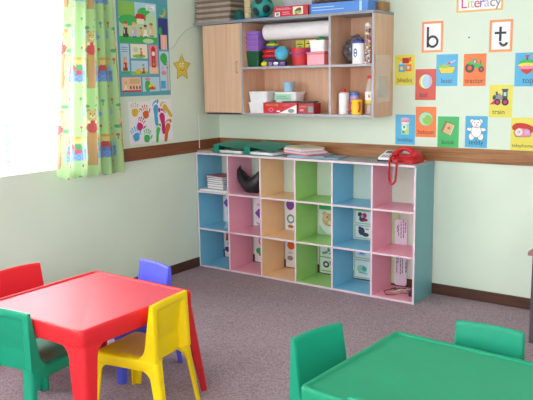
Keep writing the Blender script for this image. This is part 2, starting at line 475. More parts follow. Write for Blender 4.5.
cp('bottom_board', (W0+e, W1-e, WD, -.0005, ZB, ZB+e))
cp('shelf_board', (DX+e-.004, MX, WD+.004, -.008, 1.681, 1.699)); cp('shelf_board', (MX+e, W1-e, WD+.004, -.008, 1.681, 1.699))
bm = bmesh.new(); box(bm, W0+e, W1-e, -.008, -.0005, ZB+e, ZT); obj('back_panel', bm, beech, cup, smooth=0)
bm = bmesh.new(); box(bm, .008, W1+.002, WD-.012, -.0005, ZT, ZT+.02); obj('top_board', bm, grey_t, cup, smooth=0, bevel=.002, label='grey top board overhanging on the left')
bm = bmesh.new(); box(bm, W0+.001, DX-.006, WD, WD+.018, ZB+.003, ZT-.004)
door = obj('door', bm, beech_d, cup, smooth=0, bevel=.0015)
bm = bmesh.new(); tube(bm, [(.452, WD, 1.655), (.452, WD-.02, 1.665), (.452, WD-.024, 1.70), (.452, WD-.02, 1.735), (.452, WD, 1.745)], .005)
obj('handle', bm, mat('brushed_metal', '#c9b9ae', rough=.3, metal=.7, var=0), door, label='small bowed metal handle')
TOP = ZT+.02          # top of the cupboard
S1, S0 = 1.6992, ZB+e  # shelf surfaces

# ------------------------------------------------------------------ helpers for shelf clutter
def rotz(bm, c, a):
    bmesh.ops.rotate(bm, cent=c, matrix=Matrix.Rotation(a, 3, 'Z'), verts=bm.verts)
def simple(name, bm, m, label, cat, group=None, **k):
    return tag(obj(name, bm, m, **k), label, cat, group)
pl = lambda n, c, r=.35, **k: mat(n, c, rough=r, var=.03, **k)

# --- left bay, upper: purple tubs
pur = pl('purple_plastic', '#9a6cc4')
gcup = pl('dark_green_plastic', '#1d5a3c')
bm = bmesh.new()
loft(bm, [rrect(.504, .616, -.245, -.135, .02, S1, 4), rrect(.496, .624, -.253, -.127, .02, S1+.112, 4), rrect(.492, .628, -.257, -.123, .02, S1+.118, 4), rrect(.492, .628, -.257, -.123, .02, S1+.124, 4)], mi=0)
simple('storage_pot', bm, gcup, 'dark green plastic pot under the purple tubs', 'pot')
pz = S1+.1243
names4 = ['lowest purple tub, standing on the dark green pot', 'second purple tub from the bottom of its stack', 'third purple tub from the bottom of its stack', 'topmost purple tub in the stack of four']
for k in range(4):
    bm = bmesh.new(); z = pz+k*.0385
    loft(bm, [rrect(.508, .612, -.246, -.134, .018, z, 4), rrect(.503, .617, -.252, -.128, .018, z+.022, 4), rrect(.496, .624, -.26, -.12, .02, z+.024, 4), rrect(.496, .624, -.26, -.12, .02, z+.036, 4), rrect(.500, .620, -.255, -.125, .02, z+.0382, 4)])
    simple('plastic_tub', bm, pur, names4[k], 'tub', 'stack of purple tubs')
# --- stacking pyramid: nested hexagonal bowls
pcs = [('red', '#c5262e', .088, .042), ('blue', '#2b57a8', .082, .020), ('red', '#c5262e', .088, .036), ('red', '#c5262e', .086, .036), ('blue', '#2b57a8', .070, .023), ('yellow', '#dcc62c', .054, .021), ('green', '#2e8a48', .034, .024)]
pyr = empty('stacking_pyramid', (.716, -.178, S1)); tag(pyr, 'colourful stacking pyramid of red, blue, yellow and green rings', 'toy')
z = S1
for nm, c, r, h in pcs:
    bm = bmesh.new(); lathe(bm, .716, -.178, [(r*.84, z), (r, z+h*.4), (r, z+h*.6), (r*.84, z+h-.0002)] if nm != 'green' else [(r*.8, z), (r, z+.006), (r*.75, z+.017), (r*.3, z+h)], n=8)
    obj('ring', bm, pl('ring_'+nm, c), pyr, label=nm+' ring', smooth=30); z += h
# little yellow toy with green lid, purple puzzle box, ball
fd = empty('yellow_toy', (.706, -.286, S1)); tag(fd, 'small yellow toy fruit with a green top beside the puzzle box', 'toy')
bm = bmesh.new(); sphere(bm, (.706, -.286, S1+.02), .02, sc=(1.5, .95, 1)); obj('fruit', bm, pl('toy_yellow', '#e8cf30'), fd)
bm = bmesh.new(); sphere(bm, (.715, -.282, S1+.0405), .008, sc=(2.2, 1.4, .7)); obj('leaf', bm, pl('ring_green', '#2e8a48'), fd, label='green leafy top')
pb = empty('puzzle_box', (.855, -.275, S1)); tag(pb, 'flat dark purple puzzle box under the blue ball', 'box')
bm = bmesh.new(); box(bm, .745, .912, -.302, -.268, S1, S1+.036); obj('carton', bm, pl('dark_purple_card', '#352b6c'), pb, bevel=.002, smooth=0)
def WF(y): return lambda u, v, d: (u, y-d, v)
s = Sheet(WF(-.302), .0004); s.rect(.76, .785, S1+.006, S1+.03, P['lilac']); s.ell(.772, S1+.018, .008, .008, P['black']); s.ell(.825, S1+.022, .022, .01, P['white']); s.rect(.807, .843, S1+.006, S1+.018, P['lilac']); s.rect(.87, .905, S1+.01, S1+.016, P['purple']); s.rect(.87, .90, S1+.021, S1+.025, P['lilac']); s.build('printed_front', pb)
bm = bmesh.new(); sphere(bm, (.860, -.266, S1+.0365+.0575), .0575, 0, 28, 18)
for f in bm.faces:
    d = (f.calc_center_median()-Vector((.860, -.266, S1+.094))).normalized(); a = d.dot(Vector((.35, -.90, .25)).normalized())
    f.material_index = 0 if a > .35 else (1 if a > .12 else (2 if a > -.1 else 0))
simple('play_ball', bm, [pl('ball_blue', '#4fb0d8'), pl('ball_green', '#7fb648'), pl('ball_orange', '#e0843a')], 'blue and green ball resting on the purple puzzle box', 'ball', smooth=60)
# red bucket with purple handle
bk = empty('toy_bucket', (1.0, -.21, S1)); tag(bk, 'red toy bucket with a purple handle', 'bucket')
bm = bmesh.new(); lathe(bm, 1.0, -.21, [(.062, S1), (.079, S1+.122), (.083, S1+.124), (.083, S1+.132), (.077, S1+.132), (.060, S1+.006)]); obj('pail', bm, pl('bucket_red', '#d3303a', .3), bk)
bm = bmesh.new(); tube(bm, [(1.0+.084*math.cos(a), -.21-.086*math.sin(a), S1+.128-.045*math.sin(a)) for a in [PI*k/16 for k in range(17)]], .0045); obj('handle', bm, pl('handle_purple', '#6a50b8'), bk, label='purple plastic handle')
# yellow packs behind bucket
for k, (x0, x1, y0, y1, h, lb) in enumerate([(.89, .965, -.115, -.065, .197, 'yellow packet behind the red bucket, left of the pair'), (.975, 1.075, -.115, -.055, .2, 'yellow packet behind the red bucket, right of the pair')]):
    p = empty('yellow_packet', ((x0+x1)/2, (y0+y1)/2, S1)); tag(p, lb, 'packet', 'yellow packets')
    bm = bmesh.new(); box(bm, x0, x1, y0, y1, S1, S1+h); obj('carton', bm, pl('packet_yellow', '#e6d63c'), p, bevel=.003, smooth=0)
    s = Sheet(WF(y0), .0004); s.rect(x0+.012, x1-.012, S1+h-.035, S1+h-.026, P['black']); s.rect(x0+.02, x1-.03, S1+h-.02, S1+h-.012, P['green']); s.ell((x0+x1)/2, S1+h-.06, .02, .018, P['green']); s.build('printed_front', p)
# pink box and white container with green cloth
pk = empty('pink_box', (1.175, -.235, S1)); tag(pk, 'glossy pink box with a lid below the white container', 'box')
bm = bmesh.new(); box(bm, 1.10, 1.25, -.285, -.16, S1, S1+.08); obj('box_body', bm, pl('pink_gloss', '#e88796', .22), pk, bevel=.004, smooth=0)
bm = bmesh.new(); box(bm, 1.096, 1.254, -.289, -.156, S1+.0801, S1+.098); obj('lid', bm, pl('pink_lid', '#d86a78', .25), pk, bevel=.004, smooth=0)
wc = S1+.0983
bm = bmesh.new(); loft(bm, [rrect(1.118, 1.238, -.27, -.165, .015, wc, 4), rrect(1.112, 1.246, -.276, -.160, .016, wc+.074, 4), rrect(1.108, 1.250, -.28, -.156, .016, wc+.075, 4), rrect(1.108, 1.250, -.28, -.156, .016, wc+.084, 4), rrect(1.116, 1.242, -.272, -.164, .014, wc+.084, 4), rrect(1.122, 1.236, -.266, -.17, .012, wc+.012, 4)])
simple('white_container', bm, pl('white_plastic', '#eceaf0'), 'open white container on the pink box, green toy inside', 'container')
bm = bmesh.new()
for k in range(16):
    a = random.random()*6.28; sphere(bm, (1.179+.032*math.cos(a)*random.random(), -.218+.022*math.sin(a)*random.random(), wc+.018+.082*k/16), .016+.004*random.random(), 0, 8, 6)
simple('green_toy', bm, pl('toy_green', '#2a8a4a'), 'bumpy green toy poking out of the white container', 'toy')
# big paper roll
roll = empty('paper_roll', (.93, -.185, 1.905)); tag(roll, 'large white roll of paper lying above the toys', 'paper roll')
rz_ = 1.966; rr_ = .0625
bm = bmesh.new()
ang = [2*PI*k/32 for k in range(32)]
def ring(x, r): return [(x, -.165+r*math.cos(a), rz_+r*math.sin(a)) for a in ang]
loft(bm, [ring(.648, .016), ring(.648, rr_), ring(1.285, rr_), ring(1.285, .016)], False, False)
loft(bm, [ring(.648, .016), ring(1.285, .016)], False, False)
obj('paper', bm, mat('roll_paper', '#f2e9ee', rough=.6, var=.02), roll, smooth=40)
bm = bmesh.new(); loft(bm, [ring(.646, .0158), ring(1.287, .0158), ring(1.287, .012), ring(.646, .012), ring(.646, .0158)], False, False); obj('core_tube', bm, mat('grey_card', '#8a8680', rough=.7), roll)

# --- left bay, lower: tubs, cup, boxes
def tub(x0, x1, y0, y1, z, h, label, lid=None, m=None):
    o = empty('food_tub', ((x0+x1)/2, (y0+y1)/2, z)); tag(o, label, 'tub', 'white plastic tubs')
    bm = bmesh.new(); loft(bm, [rrect(x0+.012, x1-.012, y0+.012, y1-.012, .016, z, 4), rrect(x0+.003, x1-.003, y0+.003, y1-.003, .02, z+h-.014, 4)]); obj('tub_body', bm, m or pl('white_plastic', '#eceaf0'), o)
    bm = bmesh.new(); loft(bm, [rrect(x0, x1, y0, y1, .02, z+h-.0139, 4), rrect(x0, x1, y0, y1, .02, z+h-.003, 4), rrect(x0+.004, x1-.004, y0+.004, y1-.004, .018, z+h, 4)]); obj('lid', bm, pl('white_plastic', '#eceaf0'), o)
    return o
tub(.530, .698, -.285, -.15, S0, .086, 'white plastic tub at the bottom of the pair, left of the red carton')
tub(.530, .722, -.28, -.152, S0+.0865, .084, 'white plastic tub on top of another tub')
tub(.73, .95, -.205, -.06, S0, .084, 'white plastic tub standing behind the red carton')
tg = tub(.732, .948, -.21, -.062, S0+.0845, .08, 'white plastic tub with a pale green label, below the blue cup')
s = Sheet(WF(-.211), .0002); s.rect(.745, .90, S0+.098, S0+.148, P['mint']); s.rect(.765, .88, S0+.112, S0+.118, P['teal']); s.rect(.765, .86, S0+.128, S0+.133, P['teal']); s.build('label_strip', tg, 'pale green label')
bm = bmesh.new(); z = S0+.165; lathe(bm, .842, -.15, [(.040, z), (.045, z+.055), (.050, z+.057), (.050, z+.074), (.046, z+.076), (.038, z+.07)])
simple('blue_cup', bm, pl('cup_blue', '#9dbfdc'), 'small pale blue cup on the labelled white tub', 'cup')
rc = empty('red_carton', (.845, -.275, S0)); tag(rc, 'long red carton with yellow lettering at the front of the lower shelf', 'box')
bm = bmesh.new(); box(bm, .70, 1.018, -.304, -.225, S0, S0+.082)
for v in bm.verts: v.co.y = max(v.co.y, -.304)
obj('carton', bm, pl('carton_red', '#cc2530'), rc, bevel=.002, smooth=0)
s = Sheet(WF(-.304), .0004); s.poly([(.85, S0+.002), (1.014, S0+.002), (1.014, S0+.068)], P['white']); s.ell(.965, S0+.022, .03, .016, P['grey']); s.text('MONTE NEE', .785, S0+.058, .021, P['gold'], sx=1); s.text('nnnnmmnn', .915, S0+.062, .014, P['pink']); s.ell(.775, S0+.028, .024, .014, P['pink']); s.ell(.775, S0+.028, .018, .009, P['red']); s.rect(.83, .86, S0+.012, S0+.022, P['white']); s.build('printed_front', rc)
dc = empty('dark_red_carton', (1.09, -.235, S0)); tag(dc, 'dark red carton with a grey picture, right of the bright red carton', 'box')
bm = bmesh.new(); box(bm, 1.022, 1.162, -.29, -.19, S0, S0+.08); obj('carton', bm, pl('carton_dark_red', '#9c2430'), dc, bevel=.002, smooth=0)
s = Sheet(WF(-.29), .0004); s.rect(1.11, 1.155, S0+.012, S0+.055, P['grey']); s.rect(1.035, 1.095, S0+.05, S0+.06, P['rust']); s.rect(1.035, 1.07, S0+.02, S0+.034, P['pink']); s.build('printed_front', dc)
bm = bmesh.new(); box(bm, .862, 1.14, -.27, -.185, S0+.0828, S0+.0925); rotz(bm, (1.03, -.23, 0), R(3)); simple('black_tray', bm, pl('black_plastic', '#3a2e30'), 'thin black tray lying across the two red cartons', 'tray', bevel=.002, smooth=0)

# --- right bay, upper: plastic bag, canister, bead tube
def crumple(bm, amp, f=30):
    from mathutils import noise
    for v in bm.verts:
        v.co += Vector(noise.noise_vector(v.co*f))*amp
bm = bmesh.new(); g = bmesh.ops.create_icosphere(bm, subdivisions=5, radius=1)
for v in bm.verts:
    v.co = Vector((1.418+v.co.x*.088, -.115+v.co.y*.065, S1+.105+v.co.z*.10))
crumple(bm, .024, 16); crumple(bm, .016, 45)
for v in bm.verts:
    v.co.z = max(S1, v.co.z); v.co.x = max(1.322, v.co.x)
bagm = mat('grey_plastic_film', '#625e66', rough=.2, spec=.8, var=.45, scale=28)
simple('plastic_bag', bm, bagm, 'crumpled grey plastic bag beside the white canister', 'bag', smooth=0)
cn_ = empty('canister', (1.526, -.256, S1)); tag(cn_, 'white canister with a blue lid and blue emblem', 'canister')
bm = bmesh.new(); lathe(bm, 1.526, -.256, [(.046, S1), (.048, S1+.004), (.048, S1+.142), (.044, S1+.146)]); obj('canister_body', bm, pl('canister_white', '#f1f0f6'), cn_)
bm = bmesh.new(); lathe(bm, 1.526, -.256, [(.051, S1+.1462), (.051, S1+.162), (.047, S1+.166)]); obj('lid', bm, pl('canister_blue', '#2f3f9c'), cn_, label='blue lid')
def WC(cx, cy, r, a_mid):      # wrap onto a cylinder: u = arc length
    return lambda u, v, d: (cx+(r+d)*math.sin(a_mid+u/r), cy-(r+d)*math.cos(a_mid+u/r), v)
s = Sheet(WC(1.526, -.256, .048, .02), .0004)
for k in range(5): s.rect(-.022+.006*k, -.016+.006*k, S1+.045+.006*abs(k-2), S1+.112-.006*abs(k-2), P['deepblue'])
for k in range(3): s.rect(-.012+.005*k, -.0075+.005*k, S1+.058, S1+.072, P['white']); s.rect(-.012+.005*k, -.0075+.005*k, S1+.082, S1+.096, P['white'])
s.build('emblem', cn_, 'blue emblem')
bt = empty('bead_tube', (1.606, -.276, S1)); tag(bt, 'tall clear tube of coloured beads at the shelf end', 'tube')
bm = bmesh.new(); cm = [pl('bead_'+n, c, .25) for n, c in (('r', '#c8405a'), ('y', '#e0cc40'), ('d', '#4a2a48'), ('w', '#efe0e6'), ('o', '#d89050'), ('p', '#c060a0'))]
for k in range(75):
    a = random.random()*6.28; sphere(bm, (1.606+.013*math.cos(a), -.276+.013*math.sin(a), S1+.0102+.23*k/75), .0095, random.randrange(6), 8, 6)
bd = obj('beads', bm, cm, bt); bd['kind'] = 'stuff'
bm = bmesh.new(); lathe(bm, 1.606, -.276, [(.0235, S1), (.0235, S1+.243), (.02, S1+.26)], cap1=False); obj('tube_wall', bm, clear('clear_film', '#ffffff', .12), bt)
bm = bmesh.new(); lathe(bm, 1.606, -.276, [(.021, S1+.2602), (.024, S1+.268), (.012, S1+.285)]); obj('cap', bm, pl('white_plastic', '#eceaf0'), bt)
# --- right bay, lower
wb = empty('white_bottle', (1.378, -.215, S0)); tag(wb, 'white bottle with a red cap at the left of the bottle row', 'bottle')
bm = bmesh.new(); lathe(bm, 1.378, -.215, [(.037, S0), (.039, S0+.004), (.039, S0+.148), (.03, S0+.158), (.015, S0+.16)]); obj('bottle_body', bm, pl('canister_white', '#f1f0f6'), wb)
bm = bmesh.new(); lathe(bm, 1.378, -.215, [(.019, S0+.1602), (.017, S0+.182), (.01, S0+.186)]); obj('cap', bm, pl('cap_red', '#c83040'), wb, label='red cap')
lb = empty('lilac_bottle', (1.432, -.155, S0)); tag(lb, 'lilac bottle with a blue cap between the white bottle and yellow mug', 'bottle')
bm = bmesh.new(); lathe(bm, 1.432, -.155, [(.034, S0), (.036, S0+.004), (.036, S0+.13), (.032, S0+.136)]); obj('bottle_body', bm, pl('lilac_plastic', '#c5a9d6'), lb)
bm = bmesh.new(); lathe(bm, 1.432, -.155, [(.037, S0+.1362), (.037, S0+.154), (.032, S0+.16)]); obj('cap', bm, pl('cap_blue', '#5a86d0'), lb, label='blue cap')
ym = empty('yellow_mug', (1.513, -.262, S0)); tag(ym, 'yellow mug with red handles on the lower shelf', 'mug')
bm = bmesh.new(); lathe(bm, 1.513, -.262, [(.036, S0), (.039, S0+.004), (.041, S0+.1), (.043, S0+.108), (.038, S0+.108), (.034, S0+.008)]); obj('mug_body', bm, pl('mug_yellow', '#f0c634', .25), ym)
for sg in (-1, 1):
    bm = bmesh.new(); d = Vector((math.cos(R(-40 if sg > 0 else 220)), math.sin(R(-40 if sg > 0 else 220)), 0))
    tube(bm, [Vector((1.513, -.262, S0+.055+.032*math.cos(a)))+d*(.038+.017*math.sin(a)) for a in [PI*k/8 for k in range(9)]], .007); obj('handle', bm, pl('mug_red', '#cf3526'), ym, label='red handle')
jb = empty('juice_bottle', (1.590, -.20, S0)); tag(jb, 'clear plastic bottle with a red cap and white and yellow label', 'bottle')
bm = bmesh.new(); lathe(bm, 1.590, -.20, [(.036, S0), (.039, S0+.006), (.036, S0+.03), (.039, S0+.055), (.036, S0+.07), (.039, S0+.08), (.039, S0+.17), (.034, S0+.2), (.02, S0+.245), (.019, S0+.255)]); obj('bottle_body', bm, clear('bottle_plastic', '#e8dcd6', .5, .08), jb)
bm = bmesh.new(); lathe(bm, 1.590, -.20, [(.0396, S0+.078), (.0396, S0+.102)], cap0=False, cap1=False); obj('label_band', bm, P['yellow'], jb, label='yellow label band')
bm = bmesh.new(); lathe(bm, 1.590, -.20, [(.0396, S0+.103), (.0396, S0+.165)], cap0=False, cap1=False); obj('label_band', bm, P['white'], jb, label='white label band')
s = Sheet(WC(1.590, -.20, .0396, .35), .0004); s.ell(0, S0+.135, .014, .014, P['green']); s.ell(-.004, S0+.132, .007, .008, P['red']); s.rect(.012, .03, S0+.108, S0+.12, P['orange']); s.build('emblem', jb)
bm = bmesh.new(); lathe(bm, 1.590, -.20, [(.0225, S0+.2552), (.0225, S0+.278), (.02, S0+.281)]); obj('cap', bm, pl('cap_red', '#c83040'), jb, label='red cap')
# --- clear plastic sleeve hanging on the right side of the cupboard
sl = empty('plastic_sleeve', (W1+.002, -.17, 1.42)); tag(sl, 'clear plastic sleeve hanging on the right end of the cupboard', 'sleeve')
bm = bmesh.new(); N = 20; rows = []
for side in (0, 1):
    g = []
    for j in range(N+1):
        r_ = []
        for i in range(N+1):
            y = -.285+.235*i/N; z = 1.425+.335*j/N
            d = .0015 if side == 0 else .004+.012*math.sin(PI*i/N)*math.sin(PI*(j/N)**.7)
            r_.append(bm.verts.new((W1+.0012+max(d, .0012), y, z)))
        g.append(r_)
    rows.append(g)
    for j in range(N):
        for i in range(N): bm.faces.new((g[j][i], g[j][i+1], g[j+1][i+1], g[j+1][i]))
obj('sleeve_film', bm, clear('sleeve_film', '#ffffff', .24, .05), sl, smooth=80)
bm = bmesh.new(); box(bm, W1+.0024, W1+.0034, -.24, -.10, 1.46, 1.61); obj('paper_insert', bm, clear('pale_insert', '#e8ece6', .25, .6), sl, smooth=0)

# ------------------------------------------------------------------ on top of the cupboard
trm = mat('pressed_card', '#857268', rough=.8, var=.12, scale=20); trm2 = mat('pressed_card_pale', '#b8a698', rough=.8, var=.12, scale=20)
ords = ['lowest', 'second', 'third', 'fourth', 'fifth', 'sixth', 'seventh', 'eighth', 'topmost']
for k in range(9):
    z = TOP+.0002+k*.0212; dx = random.uniform(-.006, .006); bm = bmesh.new()
    x0, x1, y0, y1 = .012+dx+.008, .40+dx*2, -.315, -.03
    loft(bm, [rrect(x0+.02, x1-.02, y0+.012, y1-.012, .015, z, 3), rrect(x0+.004, x1-.004, y0+.004, y1-.004, .02, z+.014, 3), rrect(x0, x1, y0, y1, .02, z+.0145, 3), rrect(x0, x1, y0, y1, .02, z+.0205, 3)])
    simple('card_tray', bm, trm if k % 2 else trm2, f'{ords[k]} of the grey card trays stacked on the cupboard top' if k in (0, 8) else f'{ords[k]} grey card tray from the bottom of its stack', 'tray', 'stack of card trays', smooth=0)
zt = TOP
bm = bmesh.new(); box(bm, .415, .79, -.312, -.19, zt, zt+.006); rotz(bm, (.6, -.25, 0), R(-1.5)); simple('blue_folder', bm, pl('folder_blue', '#4472b8', .5), 'thin blue folder lying under the basket and ball', 'folder', bevel=.001, smooth=0)
zf = zt+.0063
bm = bmesh.new(); g = bmesh.ops.create_icosphere(bm, subdivisions=4, radius=1)
for v in bm.verts: v.co = Vector((.445+v.co.x*.05, -.255+v.co.y*.045, zf+.028+v.co.z*.05))
crumple(bm, .008, 30)
for v in bm.verts: v.co.z = max(zf, v.co.z)
simple('green_hat', bm, mat('green_felt', '#1f5a54', rough=.9, var=.1), 'crumpled dark green cloth hat next to the card trays', 'hat')
bm = bmesh.new(); sphere(bm, (.382+.027, -.275, zf+.088), .012, sc=(1, 1, 1.6)); 
bmk = empty('woven_basket', (.527, -.245, zf)); tag(bmk, 'tall cream woven basket between the hat and football', 'basket')
bm.free(); bm = bmesh.new(); prof = []
for k in range(26):
    prof.append((.027+.004*(k % 2)+.004*k/26, zf+.2*k/25))
lathe(bm, .527, -.245, prof, n=20); obj('basket_body', bm, wood('cane', '#c7a97e', '#ecdcb8', rough=.6, stretch=(8, 8, 60)), bmk, smooth=20)
bm = bmesh.new(); lathe(bm, .527, -.245, [(.032, zf+.2002), (.04, zf+.203), (.04, zf+.215), (.03, zf+.215)]); obj('rim', bm, MATS['cane'], bmk)
# football: teal with black pentagons
bm = bmesh.new(); cB = Vector((.66, -.235, zf+.087)); bmesh.ops.create_icosphere(bm, subdivisions=5, radius=.087)
gphi = (1+5**.5)/2; ico = [Vector(p).normalized() for a in (-1, 1) for b in (-gphi, gphi) for p in ((0, a, b), (a, b, 0), (b, 0, a))]
rot = Matrix.Rotation(.5, 3, 'X') @ Matrix.Rotation(.4, 3, 'Z')
for f in bm.faces:
    d = f.calc_center_median().normalized()
    f.material_index = 1 if max(d.dot(rot @ v) for v in ico) > .925 else 0
for v in bm.verts: v.co += cB
simple('football', bm, [pl('ball_teal', '#1f9a90'), pl('ball_black', '#2a2e38')], 'teal football with black patches on the cupboard top', 'ball', smooth=60)
bm = bmesh.new(); box(bm, .72, .885, -.115, -.015, zt, zt+.085); simple('cream_box', bm, pl('cream_card', '#dccab0', .6), 'low cream box behind the football', 'box', bevel=.003, smooth=0)
bm = bmesh.new(); box(bm, .775, 1.04, -.112, -.03, zt+.0853, zt+.16); simple('silver_box', bm, pl('silver_card', '#b9bcc8', .5), 'silver-grey box resting on the cream box', 'box', bevel=.003, smooth=0)
bm = bmesh.new(); box(bm, .895, 1.06, -.105, -.02, zt, zt+.085); simple('pale_green_box', bm, pl('pale_green_card', '#b9cfb4', .6), 'pale green box behind the red game box', 'box', bevel=.003, smooth=0)
gb = empty('game_box', (.955, -.22, zt)); tag(gb, 'red and white game box with a photo on its front', 'box')
bm = bmesh.new(); box(bm, .812, 1.118, -.296, -.15, zt, zt+.076); obj('carton', bm, pl('game_red', '#c92c3c'), gb, bevel=.002, smooth=0)
s = Sheet(WF(-.296), .0004); s.rect(.82, .866, zt+.006, zt+.036, P['white']); s.rect(.829, .857, zt+.012, zt+.03, P['grey']); s.rect(.985, 1.075, zt+.012, zt+.068, P['cream']); s.ell(1.03, zt+.036, .034, .02, P['dark'], rot=.5); s.ell(1.03, zt+.026, .036, .01, P['lime']); s.ell(1.038, zt+.046, .014, .01, P['red']); s.rect(.83, .965, zt+.052, zt+.058, P['pink']); s.rect(.83, .95, zt+.062, zt+.066, P['pink']); s.rect(.89, .96, zt+.016, zt+.022, P['pink']); s.rect(.89, .95, zt+.03, zt+.036, P['pink']); s.build('printed_front', gb)
bb = empty('long_blue_box', (1.365, -.24, zt)); tag(bb, 'long flat blue box at the right end of the cupboard top', 'box')
bm = bmesh.new(); box(bm, 1.128, 1.615, -.292, -.165, zt, zt+.076); obj('carton', bm, pl('box_blue', '#4f86d6', .4), bb, bevel=.003, smooth=0)
s = Sheet(WF(-.292), .0004); s.rect(1.545, 1.565, zt+.004, zt+.072, P['paleblue']); s.rect(1.15, 1.34, zt+.046, zt+.051, P['paleblue']); s.rect(1.15, 1.42, zt+.026, zt+.03, P['paleblue']); s.rect(1.128, 1.14, zt+.004, zt+.072, P['navy']); s.build('printed_front', bb)
bm = bmesh.new(); box(bm, 1.46, 1.645, -.12, -.015, zt, zt+.072); simple('brown_box', bm, mat('kraft_card', '#b58a5c', rough=.7, var=.08), 'plain brown cardboard box at the back right corner of the cupboard top', 'box', bevel=.002, smooth=0)
for k, (x, c, lbl) in enumerate([(1.115, '#8f9a4a', 'small olive jar under the dark wooden tray, leftmost of the trio'), (1.19, '#a9a48c', 'small grey-green jar under the dark wooden tray, in the middle of the trio'), (1.265, '#9c7a4a', 'small brown jar under the dark wooden tray, rightmost of the trio')]):
    j = empty('small_jar', (x, -.08, zt)); tag(j, lbl, 'jar', 'jars at the back of the cupboard top')
    bm = bmesh.new(); lathe(bm, x, -.08, [(.03, zt), (.032, zt+.07), (.024, zt+.08)]); obj('jar_body', bm, pl('jar_%d' % k, c, .25), j)
    bm = bmesh.new(); lathe(bm, x, -.08, [(.027, zt+.0802), (.027, zt+.0985)]); obj('lid', bm, P['cream'], j)
bm = bmesh.new(); box(bm, 1.08, 1.645, -.14, -.012, zt+.0992, zt+.135); simple('wooden_tray', bm, wood('dark_wood', '#4a3a34', '#63504a', rough=.5), 'dark wooden tray balanced above the jars and long blue box', 'tray', bevel=.003, smooth=0)

# ------------------------------------------------------------------ on top of the pigeonhole unit
bt_m = mat('binder_green', '#1c8674', rough=.42, var=.05); pap = mat('paper_white', '#e9e6ea', rough=.7, var=.03)
def binder(x, y, rz, label):
    o = empty('ring_binder', (x, y, 1.0002)); tag(o, label, 'binder', 'green ring binders')
    o.rotation_euler = (0, 0, rz)
    def lb(b):
        bm = bmesh.new(); box(bm, *b); return bm
    # wedge: spine at the left end (tall), lid sloping down to the right
    bm = bmesh.new(); x0, x1, y0, y1 = -.15, .155, -.115, .125
    box(bm, x0, x1, y0, y1, 0, .004)
    loft(bm, [[(x0, y0, .066), (x0, y1, .090), (x1, y1, .078), (x1, y0, .038)], [(x0, y0, .070), (x0, y1, .094), (x1, y1, .082), (x1, y0, .042)]])
    obj('cover', bm, bt_m, o, local=True, smooth=0, bevel=.001)
    bm = bmesh.new(); box(bm, x0-.004, x0, y0, y1, 0, .068); box(bm, x0-.004, x0+.06, y0-.003, y0, 0, .068); obj('spine', bm, bt_m, o, local=True, smooth=0)
    bm = bmesh.new(); box(bm, x0+.05, x1-.006, y0+.008, y1-.008, .0045, .024); obj('paper_block', bm, pap, o, local=True, smooth=0, label='white pages')
    for k in (-.05, .05):
        bm = bmesh.new(); tube(bm, [(x0+.03+.03*(1-math.cos(a)), k, .012+.036*math.sin(a)) for a in [PI*q/8 for q in range(9)]], .003); obj('ring', bm, mat('chrome', '#c9ccd2', rough=.2, metal=1, var=0), o, local=True, label='metal ring')
    return o
binder(.345, -.205, R(-4), 'green ring binder lying open-ended, the left of the two on the shelf unit')
binder(.665, -.205, R(-6), 'green ring binder lying open-ended, the right of the two on the shelf unit')
bm = bmesh.new(); box(bm, .012, .175, -.33, -.06, 1.0002, 1.012); simple('paper_pile', bm, mat('grey_beige_paper', '#b3a9a4', rough=.7, var=.08), 'low pile of grey-beige paper at the left end of the shelf top', 'paper', bevel=.002, smooth=0)
fl = [('#8fb0c4', 'pale blue folder at the bottom of the file pile', 1.07, -.20, .3, .22, .016, -10), ('#c8757e', 'dusty pink folder, second in the file pile', 1.03, -.19, .3, .22, .012, 14), ('#d9d5e2', 'pale lilac papers, third in the file pile', 1.02, -.19, .29, .21, .012, 18), ('#e0a0b0', 'pink papers, fourth in the file pile', 1.01, -.19, .28, .21, .01, 22),
      ('#ece6ea', 'white papers just below the top of the file pile', 1.0, -.19, .28, .2, .012, 24), ('#cfc0ae', 'beige folder topmost on the file pile', 1.01, -.185, .28, .2, .012, 26)]
z = 1.0003
for c, lb_, x, y, w, d, h, a in fl:
    bm = bmesh.new(); box(bm, x-w/2, x+w/2, y-d/2, y+d/2, z, z+h)
    rotz(bm, (x, y, 0), -R(a)*1.15); z += h+.0003
    for v in bm.verts: v.co.y = min(v.co.y, -.03)
    simple('file_folder', bm, mat('folder_'+c[1:], c, rough=.6, var=.05), lb_, 'folder', 'pile of folders', bevel=.001, smooth=0)
bm = bmesh.new(); box(bm, 1.215, 1.36, -.30, -.09, 1.0002, 1.009); rotz(bm, (1.29, -.2, 0), R(8)); simple('blue_booklet', bm, mat('booklet_blue', '#7f9db4', rough=.5), 'thin blue-grey booklet right of the file pile', 'booklet', bevel=.001, smooth=0)
# answering machine
am = empty('desk_gadget', (1.735, -.17, 1.0002)); tag(am, 'small white desk device with a black foot, left of the red telephone', 'device')
mx0, mx1, my0, my1 = 1.672, 1.785, -.25, -.09
bm = bmesh.new(); loft(bm, [rrect(mx0, mx1, my0, my1, .012, 1.0002, 3), rrect(mx0, mx1, my0, my1, .012, 1.014, 3)]); obj('foot', bm, pl('black_plastic', '#2c2a2e'), am, label='black foot')
zt_ = lambda y: 1.026+.26*(y-my0)
bm = bmesh.new(); loft(bm, [rrect(mx0+.002, mx1-.002, my0+.002, my1-.002, .012, 1.0142, 3), [(p[0], p[1], zt_(p[1])) for p in rrect(mx0+.004, mx1-.004, my0+.004, my1-.004, .012, 0, 3)]]); obj('casing', bm, pl('white_plastic', '#eceaf0'), am)
bm = bmesh.new(); loft(bm, [[(x, y, zt_(y)+d) for x, y in ((mx0+.02, -.15), (mx1-.015, -.15), (mx1-.015, -.11), (mx0+.02, -.11))] for d in (.0003, .003)]); obj('display', bm, pl('display_grey', '#4e4e54'), am, smooth=0)
